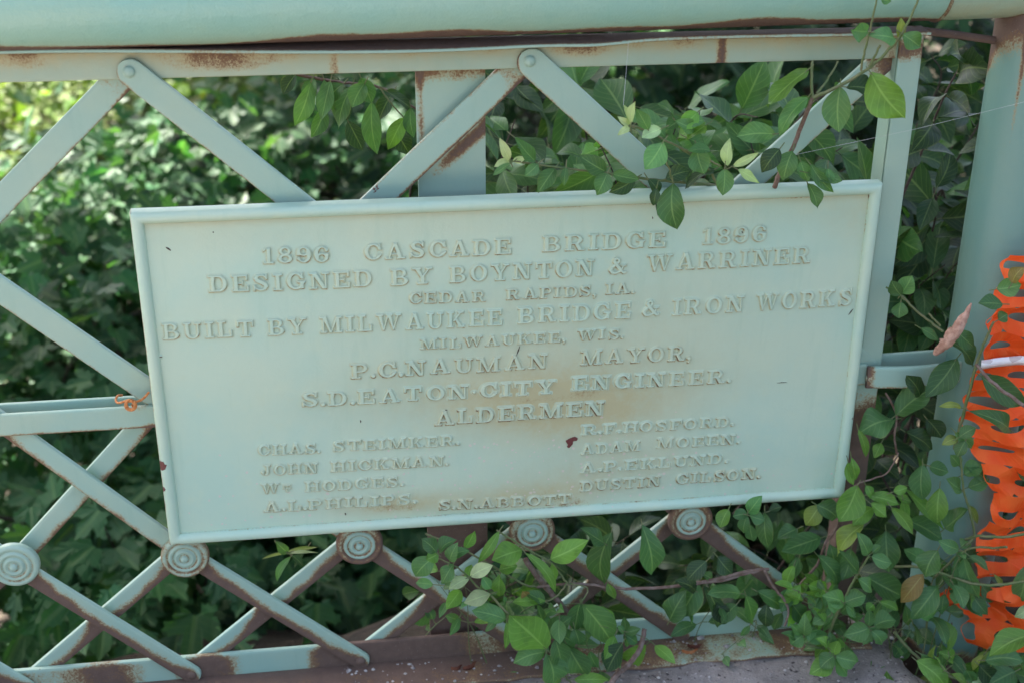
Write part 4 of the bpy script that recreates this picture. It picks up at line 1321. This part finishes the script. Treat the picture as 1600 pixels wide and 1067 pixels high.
s.stem([(1415, 815), (1395, 900), (1340, 980), (1290, 1020), (1255, 1075)], -.01, -.10, .0046, .0060, *C_, woody=True)
s.done()

# --- sprig hanging through the lattice left of the vine (small narrow leaves)
s = Sprig('small_sprig', (-.43, .10, -.06), 'small sprig of narrow yellow edged leaves just under the plaque between two rosettes', 'sprig', 32)
D_ = (280, 820); sc = .2156
s.stem([(690, 110), (740, 160), (790, 205)], .10, .08, .0014, .0012, *D_, sc=sc)
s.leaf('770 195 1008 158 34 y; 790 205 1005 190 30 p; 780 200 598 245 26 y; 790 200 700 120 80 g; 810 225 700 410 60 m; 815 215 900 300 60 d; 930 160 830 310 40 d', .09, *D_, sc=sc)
s.done()

# --- low bush in front of the right end of the panel
s = Sprig('low_bush', (.66, -.02, DECK_Z), 'low leafy bush in front of the lower right corner of the plaque', 'bush', 14)
E_ = (1060, 707)
s.stem([(672, 905), (720, 780), (760, 690), (830, 560), (882, 478)], -.075, -.12, .0030, .0018, *E_)
s.stem([(672, 905), (610, 890), (560, 880)], -.075, -.07, .0026, .0020, *E_)
s.stem([(700, 400), (735, 340), (760, 250), (820, 150), (960, 95), (1020, 0)], .0, -.03, .0022, .0014, *E_, woody=True)
s.stem([(565, 610), (640, 520), (690, 400), (740, 340)], .01, .0, .0030, .0024, *E_, woody=True)
s.stem([(0, 610), (200, 590), (300, 560), (400, 540)], -.02, -.02, .0034, .0030, *E_, woody=True)
s.stem([(400, 545), (440, 620), (490, 680), (510, 740), (490, 800)], -.03, -.05, .0030, .0020, *E_, woody=True)
s.leaf('880 472 832 368 84 m; 892 480 988 512 74 m; 835 555 748 448 66 m; 830 582 902 640 76 m; 770 692 672 662 90 m; 770 692 868 660 90 m; 768 700 822 756 86 m; 740 730 690 690 60 m; 900 460 940 430 50 m', -.115, *E_, dy=.012)
s.leaf('882 810 766 842 96 m; 905 802 1008 772 96 m; 892 822 948 888 66 m; 880 800 880 720 50 m; 905 700 870 730 50 b; 930 690 1020 730 40 b', -.10, *E_, dy=.012)
s.leaf('580 842 584 748 66 m; 578 842 518 884 88 m; 582 845 692 838 70 m; 570 835 520 790 50 m; 540 860 480 830 50 g; 690 760 620 790 60 m', -.085, *E_, dy=.012)
s.leaf('722 940 656 994 92 m; 725 942 832 966 88 m; 718 935 742 868 60 b; 715 945 606 1024 96 b; 728 945 784 1032 80 m; 690 900 640 860 56 b; 700 890 705 830 50 g', -.11, *E_, dy=.012)
s.leaf('322 280 382 198 80 m; 320 282 252 292 66 m; 318 288 300 374 60 g; 328 290 402 312 66 m; 400 272 410 444 92 g; 232 260 192 346 76 b; 330 330 345 410 60 g; 420 270 480 250 50 d', -.03, *E_)
s.leaf('830 150 742 320 136 b; 902 255 808 335 86 b; 888 232 966 298 70 b; 880 200 1024 240 66 b; 868 150 902 215 50 b; 860 330 726 474 106 y; 995 180 1060 160 50 b; 1010 200 1080 225 46 b; 1040 215 1060 310 50 b; 985 250 1085 375 60 b; 785 40 810 150 50 b; 800 20 825 130 50 b', -.045, *E_)
s.leaf('662 392 478 452 116 g; 700 420 716 616 116 g; 552 350 458 392 86 g; 655 242 588 336 96 y; 640 240 740 300 110 g; 560 480 520 590 60 g; 580 560 690 640 60 b; 535 520 500 620 60 b', -.005, *E_)
s.leaf('95 600 0 760 138 g; 288 652 136 648 96 m; 312 660 348 796 90 g; 362 640 492 714 86 g; 180 680 210 790 90 d; 120 610 190 820 80 d; 500 700 560 610 80 b; 520 690 590 780 90 g; 600 610 690 650 80 b; 480 740 440 820 60 g; 410 700 400 810 80 d; 270 700 200 790 90 g; 130 500 40 590 90 d; 180 480 250 560 90 d; 110 560 160 590 50 g', -.025, *E_)
s.leaf('960 360 976 556 126 g; 1062 312 1226 408 112 g; 870 572 1042 664 126 g; 1040 160 1236 354 64 b; 800 440 760 590 90 g; 640 470 750 610 90 g; 850 700 930 690 80 d; 1000 450 900 400 90 g', -.02, *E_)
rand_shoots(s, 9, (1240, 1400, 890, 1035, -.09, -.02), .0, .05, .042, 'm', 4, .0018, droop=.2, start=.4, woody=False)
rand_shoots(s, 5, (1120, 1240, 900, 990, -.04, -.01), .0, .05, .055, 'g', 3, .0018, droop=.5, start=.4, woody=False)
s.done()

# --- bush round the foot of the post and along the net
s = Sprig('post_bush', (.80, -.05, -.45), 'leafy bush with a tall green shoot growing up beside the round post', 'bush', 15)
F_ = (1060, 350)
s.stem([(1460, 455), (1420, 540), (1380, 645), (1340, 800), (1300, 950), (1278, 1040)], -.115, -.06, .0020, .0036, *F_)
s.stem([(960, 292), (1040, 340), (1090, 392), (1160, 448), (1225, 500)], .02, -.02, .0018, .0024, *F_)
s.stem([(1160, 415), (1210, 470)], -.03, -.03, .0018, .0018, *F_)
s.stem([(1380, 650), (1440, 720), (1530, 790), (1640, 870)], -.12, -.16, .0028, .0034, *F_, woody=True)
s.stem([(1010, 1060), (1000, 980), (1010, 880), (960, 780)], .02, .02, .0022, .0018, *F_, woody=True)
s.leaf('1032 322 1082 240 92 m; 1030 332 985 262 70 g; 1030 362 1020 438 76 m; 1120 482 1206 534 56 g; 1250 540 1372 655 96 g; 1282 492 1374 572 86 g; 1290 620 1142 800 122 g', -.02, *F_)
s.leaf('1502 372 1388 368 82 g; 1480 445 1525 418 60 g; 1472 302 1588 282 92 m; 1545 275 1596 200 76 o; 1400 702 1606 838 126 g; 1532 952 1372 858 98 g; 1300 985 1378 940 66 m; 1300 990 1220 1020 50 y; 1310 850 1210 840 36 y; 1330 1000 1290 1080 60 m; 1280 960 1360 1040 60 m', -.125, *F_, dy=.012)
s.leaf('1010 882 1178 758 152 g; 1002 905 828 962 156 m; 832 948 872 1080 44 b; 940 1010 905 1080 60 b; 1120 800 1060 700 90 d; 1150 900 1220 990 90 d; 1050 960 1180 1040 110 d', .0, *F_)
s.leaf('1130 52 1130 222 108 g; 1210 160 1200 330 100 b; 1232 350 1336 258 126 m; 1322 100 1414 60 86 m; 1310 172 1242 118 80 m; 1300 60 1260 10 60 m; 1160 60 1250 90 80 g; 1340 160 1440 120 70 m; 1345 240 1385 330 36 y; 1420 130 1340 70 60 g', -.05, *E_)
s.stem([(1305, -20), (1320, 160), (1345, 260), (1370, 380), (1330, 430)], -.06, -.07, .0020, .0026, *E_)
s.stem([(1180, 580), (1330, 450), (1460, 440), (1520, 435)], -.05, -.16, .0024, .0022, *E_)
s.stem([(1330, 400), (1390, 385), (1500, 390), (1640, 370)], -.07, -.17, .0024, .0026, *E_)
s.stem([(1000, 525), (1150, 535), (1400, 610), (1640, 590)], -.02, -.16, .0028, .0028, *E_)
s.leaf('1322 482 1392 676 96 m; 1200 450 1138 576 116 g; 1292 460 1330 610 96 g; 1135 560 1026 694 96 o; 1205 612 1076 768 116 g; 1230 650 1220 750 60 g; 1300 640 1280 700 60 m; 1400 605 1470 690 60 g; 1350 650 1360 740 56 b; 1560 80 1640 130 60 m; 1610 520 1570 700 110 m; 1500 640 1460 560 26 y; 1480 680 1540 690 22 y', -.09, *E_)
s.stem([(1000, 830), (1080, 920), (1180, 1000), (1300, 1050), (1400, 1080)], -.08, -.14, .0030, .0026, *E_)
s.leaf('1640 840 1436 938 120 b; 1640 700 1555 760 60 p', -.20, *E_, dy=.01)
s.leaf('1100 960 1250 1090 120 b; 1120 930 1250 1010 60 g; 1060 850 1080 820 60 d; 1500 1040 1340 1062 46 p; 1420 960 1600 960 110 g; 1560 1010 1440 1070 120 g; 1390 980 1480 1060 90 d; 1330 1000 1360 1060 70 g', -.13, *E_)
rand_shoots(s, 6, (1430, 1560, 830, 960, -.12, -.06), .0, .05, .055, 'g', 3, .0018, droop=.5, start=.4, woody=False)
rand_shoots(s, 6, (1450, 1600, 1000, 1067, -.16, -.08), .0, .05, .05, 'b', 3, .0018, droop=.3, start=.4, woody=False)
s.done()

# --- shrubs behind the railing: shoots with opposite leaves
def shrub(name, base, label, seed, jobs):
    s = Sprig(name, base, label, 'shrub', seed, None)
    for j in jobs: rand_shoots(s, *j[:8], **(j[8] if len(j) > 8 else {}))
    s.done()


s = Sprig('leafy_branch', (-.2, .25, .60), 'branch of broad hanging leaves under the top rail left of the upright plate', 'branch', 41)
s.stem([(-260, 330), (-130, 360), (20, 385), (190, 405), (345, 500), (420, 560)], .24, .26, .0030, .0018, *A, woody=True)
s.stem([(190, 405), (240, 480), (300, 545)], .25, .23, .0016, .0012, *A)
s.leaf('150 470 176 718 98 m; 120 385 60 500 96 m; 60 400 -10 600 110 g; 100 360 150 480 90 g; 302 545 225 695 84 b; 330 500 345 640 70 g; 215 420 330 500 70 d; 20 390 -60 480 90 g; -40 375 -85 560 90 m; -120 362 -130 480 80 g; -130 380 -205 590 92 m; -70 370 -20 520 70 m; -70 500 -130 640 80 g; -200 345 -260 440 70 d', .23, *A)
s.leaf('250 430 180 560 80 d; 0 430 40 560 90 d; -10 370 90 440 90 d; 260 600 330 720 90 d; 40 560 110 700 90 d', .30, *A)
s.done()
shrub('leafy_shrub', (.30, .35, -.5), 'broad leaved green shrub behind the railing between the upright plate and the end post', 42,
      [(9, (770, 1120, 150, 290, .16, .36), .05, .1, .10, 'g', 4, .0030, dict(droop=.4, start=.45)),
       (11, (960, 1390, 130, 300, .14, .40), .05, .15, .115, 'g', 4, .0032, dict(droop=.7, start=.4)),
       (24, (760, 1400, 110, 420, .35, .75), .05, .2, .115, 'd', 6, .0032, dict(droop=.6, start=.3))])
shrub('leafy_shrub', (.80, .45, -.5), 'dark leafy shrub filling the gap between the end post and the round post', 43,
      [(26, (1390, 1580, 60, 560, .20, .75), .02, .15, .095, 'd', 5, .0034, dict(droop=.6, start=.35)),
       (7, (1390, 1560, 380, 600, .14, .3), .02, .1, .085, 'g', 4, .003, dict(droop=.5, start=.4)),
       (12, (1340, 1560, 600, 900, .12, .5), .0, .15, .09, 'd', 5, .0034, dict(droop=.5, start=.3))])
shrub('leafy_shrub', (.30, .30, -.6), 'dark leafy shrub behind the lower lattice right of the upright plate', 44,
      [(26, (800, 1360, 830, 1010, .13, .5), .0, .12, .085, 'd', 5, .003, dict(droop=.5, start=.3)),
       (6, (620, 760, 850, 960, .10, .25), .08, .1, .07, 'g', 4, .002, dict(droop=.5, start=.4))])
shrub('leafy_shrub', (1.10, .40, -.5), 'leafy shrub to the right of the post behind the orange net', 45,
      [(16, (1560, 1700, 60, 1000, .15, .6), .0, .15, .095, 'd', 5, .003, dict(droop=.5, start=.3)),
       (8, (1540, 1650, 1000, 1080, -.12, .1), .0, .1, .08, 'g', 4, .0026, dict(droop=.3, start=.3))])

# ------------------------------------------------------------------ maples in the ravine
MH = [(0, 0), (.09, -.02), (.20, -.10), (.36, -.12), (.30, .00), (.44, .06), (.50, .14), (.40, .17), (.52, .26), (.66, .30), (.60, .38), (.68, .50), (.54, .48), (.50, .58), (.40, .50), (.28, .47), (.20, .44), (.24, .60), (.32, .66), (.22, .70), (.20, .82), (.10, .86), (0, 1.06)]
MHR = np.array(MH); MHL = MHR[::-1][1:-1] * np.array([-1, 1])
MV2 = np.concatenate([MHR, MHL]); NM = len(MV2); KR = len(MHR)
M_R = list(range(KR)); M_L = [KR - 1] + list(range(KR, NM)) + [0]
MUV = np.stack([MV2[:, 0] * .5 + .5, MV2[:, 1]], 1)


def maple_leaves(pos, size, nrm, tipd, tone, name, parent, q):
    n = len(pos)
    nrm = nrm / np.linalg.norm(nrm, axis=1)[:, None]
    d = tipd - nrm * np.sum(tipd * nrm, 1)[:, None]; d /= np.linalg.norm(d, axis=1)[:, None] + 1e-9
    sdv = np.cross(d, nrm)
    x = MV2[None, :, 0] * size[:, None]; y = MV2[None, :, 1] * size[:, None]
    fold = q.uniform(.0, .35, (n, 1)); cup = q.uniform(-.25, .1, (n, 1))
    z = np.abs(x) * fold + cup * (y * y + x * x) / size[:, None] + q.normal(0, .018, (n, NM)) * size[:, None]
    V = pos[:, None] + sdv[:, None] * x[..., None] + d[:, None] * y[..., None] + nrm[:, None] * z[..., None]
    base = (np.arange(n) * NM)[:, None]
    ff = np.concatenate([np.array(M_R)[None] + base, np.array(M_L)[None] + base], 1).ravel()
    l1, l2 = len(M_R), len(M_L)
    st = ((np.arange(n) * (l1 + l2))[:, None] + np.array([0, l1])[None]).ravel()
    return raw_mesh(name, V.reshape(-1, 3), ff, st, None, np.tile(MUV, (n, 1)), np.repeat(tone, NM, 0), MAPLE, parent, smooth=False)


def maple(label, base, crowns, seed, size=.12, tone=(.030, .088, .032), trunk_r=.05, per=11, name='maple_tree', face=-.35, group='maples in the ravine'):
    q = np.random.default_rng(seed)
    bz = tz(*base); t = thing(name, (base[0], base[1], bz), label, 'tree', group)
    tw = MB(); pos = []; dirs = []
    cc = np.mean([c[0] for c in crowns], 0)
    top_ = np.array([cc[0], cc[1], max(cc[2], bz + .5)]); b0 = np.array([base[0], base[1], bz - .1])
    tp = smooth_path([b0, b0 * .6 + top_ * .4 + q.normal(0, .08, 3) * [1, 1, 0], b0 * .2 + top_ * .8 + q.normal(0, .06, 3), top_], 6)
    tube(tw, tp, np.linspace(trunk_r, trunk_r * .35, len(tp)), 9)
    for c, r, n in crowns:
        c = np.asarray(c, float); r = np.asarray(r, float)
        for k in range(max(1, n // per)):
            u = q.normal(0, 1, 3); u /= np.linalg.norm(u); rad = q.uniform(.35, 1.0) ** .6
            p = c + u * rad * r
            if q.random() < .3:                             # some limbs are modelled as twigs to the clump
                a = tp[q.integers(len(tp) // 2, len(tp))]
                tube(tw, smooth_path([a, (a + p) / 2 + q.normal(0, .08, 3), p], 4), np.linspace(trunk_r * .28, .004, 9), 5, caps=False)
            clump_r = q.uniform(.10, .24)
            m = per + q.integers(-3, 4)
            for _ in range(m):
                o = q.normal(0, clump_r, 3) * [1, 1, .45]
                pos.append(p + o); dirs.append(u * .5 + o / clump_r * .5)
    pos = np.array(pos); dirs = np.array(dirs); n = len(pos)
    nr = np.stack([q.normal(0, .38, n) + dirs[:, 0] * .25, face + q.normal(0, .38, n), .75 + q.normal(0, .3, n)], 1)
    td = dirs + np.stack([q.normal(0, .6, n), -.35 + q.normal(0, .6, n), -.5 + q.normal(0, .35, n)], 1)
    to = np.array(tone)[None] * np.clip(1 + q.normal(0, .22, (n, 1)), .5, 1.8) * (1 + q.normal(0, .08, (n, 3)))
    tw.build('trunk', BARK, t, angle=None)
    maple_leaves(pos, size * q.uniform(.6, 1.3, n), nr, td, np.clip(to, .008, .6), 'crown', t, q)


def C3(u, v, y): return at(u, v, y)


DIM = (.025, .080, .030)  # ravine shade partly put into the leaf colours; the sunlit maple's is raised
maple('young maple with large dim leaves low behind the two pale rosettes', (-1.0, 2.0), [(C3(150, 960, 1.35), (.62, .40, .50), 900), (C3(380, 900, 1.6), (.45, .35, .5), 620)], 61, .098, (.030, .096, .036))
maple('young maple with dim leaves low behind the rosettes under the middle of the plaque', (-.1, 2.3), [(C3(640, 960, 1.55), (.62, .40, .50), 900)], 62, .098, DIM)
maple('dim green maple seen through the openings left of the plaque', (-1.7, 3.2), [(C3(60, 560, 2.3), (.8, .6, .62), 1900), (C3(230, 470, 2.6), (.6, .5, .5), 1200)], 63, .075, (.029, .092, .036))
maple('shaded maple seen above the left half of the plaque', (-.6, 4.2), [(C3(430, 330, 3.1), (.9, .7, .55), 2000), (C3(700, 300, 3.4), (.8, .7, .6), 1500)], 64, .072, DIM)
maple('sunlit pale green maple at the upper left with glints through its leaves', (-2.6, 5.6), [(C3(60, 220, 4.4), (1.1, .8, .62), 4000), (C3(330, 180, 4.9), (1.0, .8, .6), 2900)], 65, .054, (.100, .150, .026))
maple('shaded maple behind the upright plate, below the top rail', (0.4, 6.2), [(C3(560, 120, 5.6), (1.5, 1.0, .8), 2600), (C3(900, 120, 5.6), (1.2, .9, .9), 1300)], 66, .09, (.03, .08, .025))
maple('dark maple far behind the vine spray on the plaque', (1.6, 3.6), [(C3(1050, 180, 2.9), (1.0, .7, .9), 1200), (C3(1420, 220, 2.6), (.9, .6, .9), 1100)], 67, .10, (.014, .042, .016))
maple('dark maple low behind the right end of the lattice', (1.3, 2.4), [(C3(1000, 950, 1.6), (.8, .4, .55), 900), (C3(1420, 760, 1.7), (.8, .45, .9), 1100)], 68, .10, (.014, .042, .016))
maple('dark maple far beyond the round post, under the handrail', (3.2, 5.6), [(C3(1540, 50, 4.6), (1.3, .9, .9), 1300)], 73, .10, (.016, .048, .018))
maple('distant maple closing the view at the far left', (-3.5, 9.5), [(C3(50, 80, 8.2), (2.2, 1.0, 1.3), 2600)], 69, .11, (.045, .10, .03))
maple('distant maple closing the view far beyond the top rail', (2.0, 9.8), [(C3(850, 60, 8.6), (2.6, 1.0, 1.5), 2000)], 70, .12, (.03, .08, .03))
maple('unseen tall maple added so that its high crown shades the railing', (3.4, 3.2), [((-.7, 2.5, 4.7), (2.2, 1.7, .8), 3600), ((1.0, 5.6, 5.1), (2.7, 2.4, .9), 4200), ((-2.3, 3.9, 4.9), (1.3, 1.35, .8), 2400), ((-2.2, 7.2, 5.1), (.8, 1.2, .5), 400)], 71, .23, trunk_r=.16, name='unseen_shade_maple', face=0)  # added out of view; crowns placed and thinned to shape the sun and shade
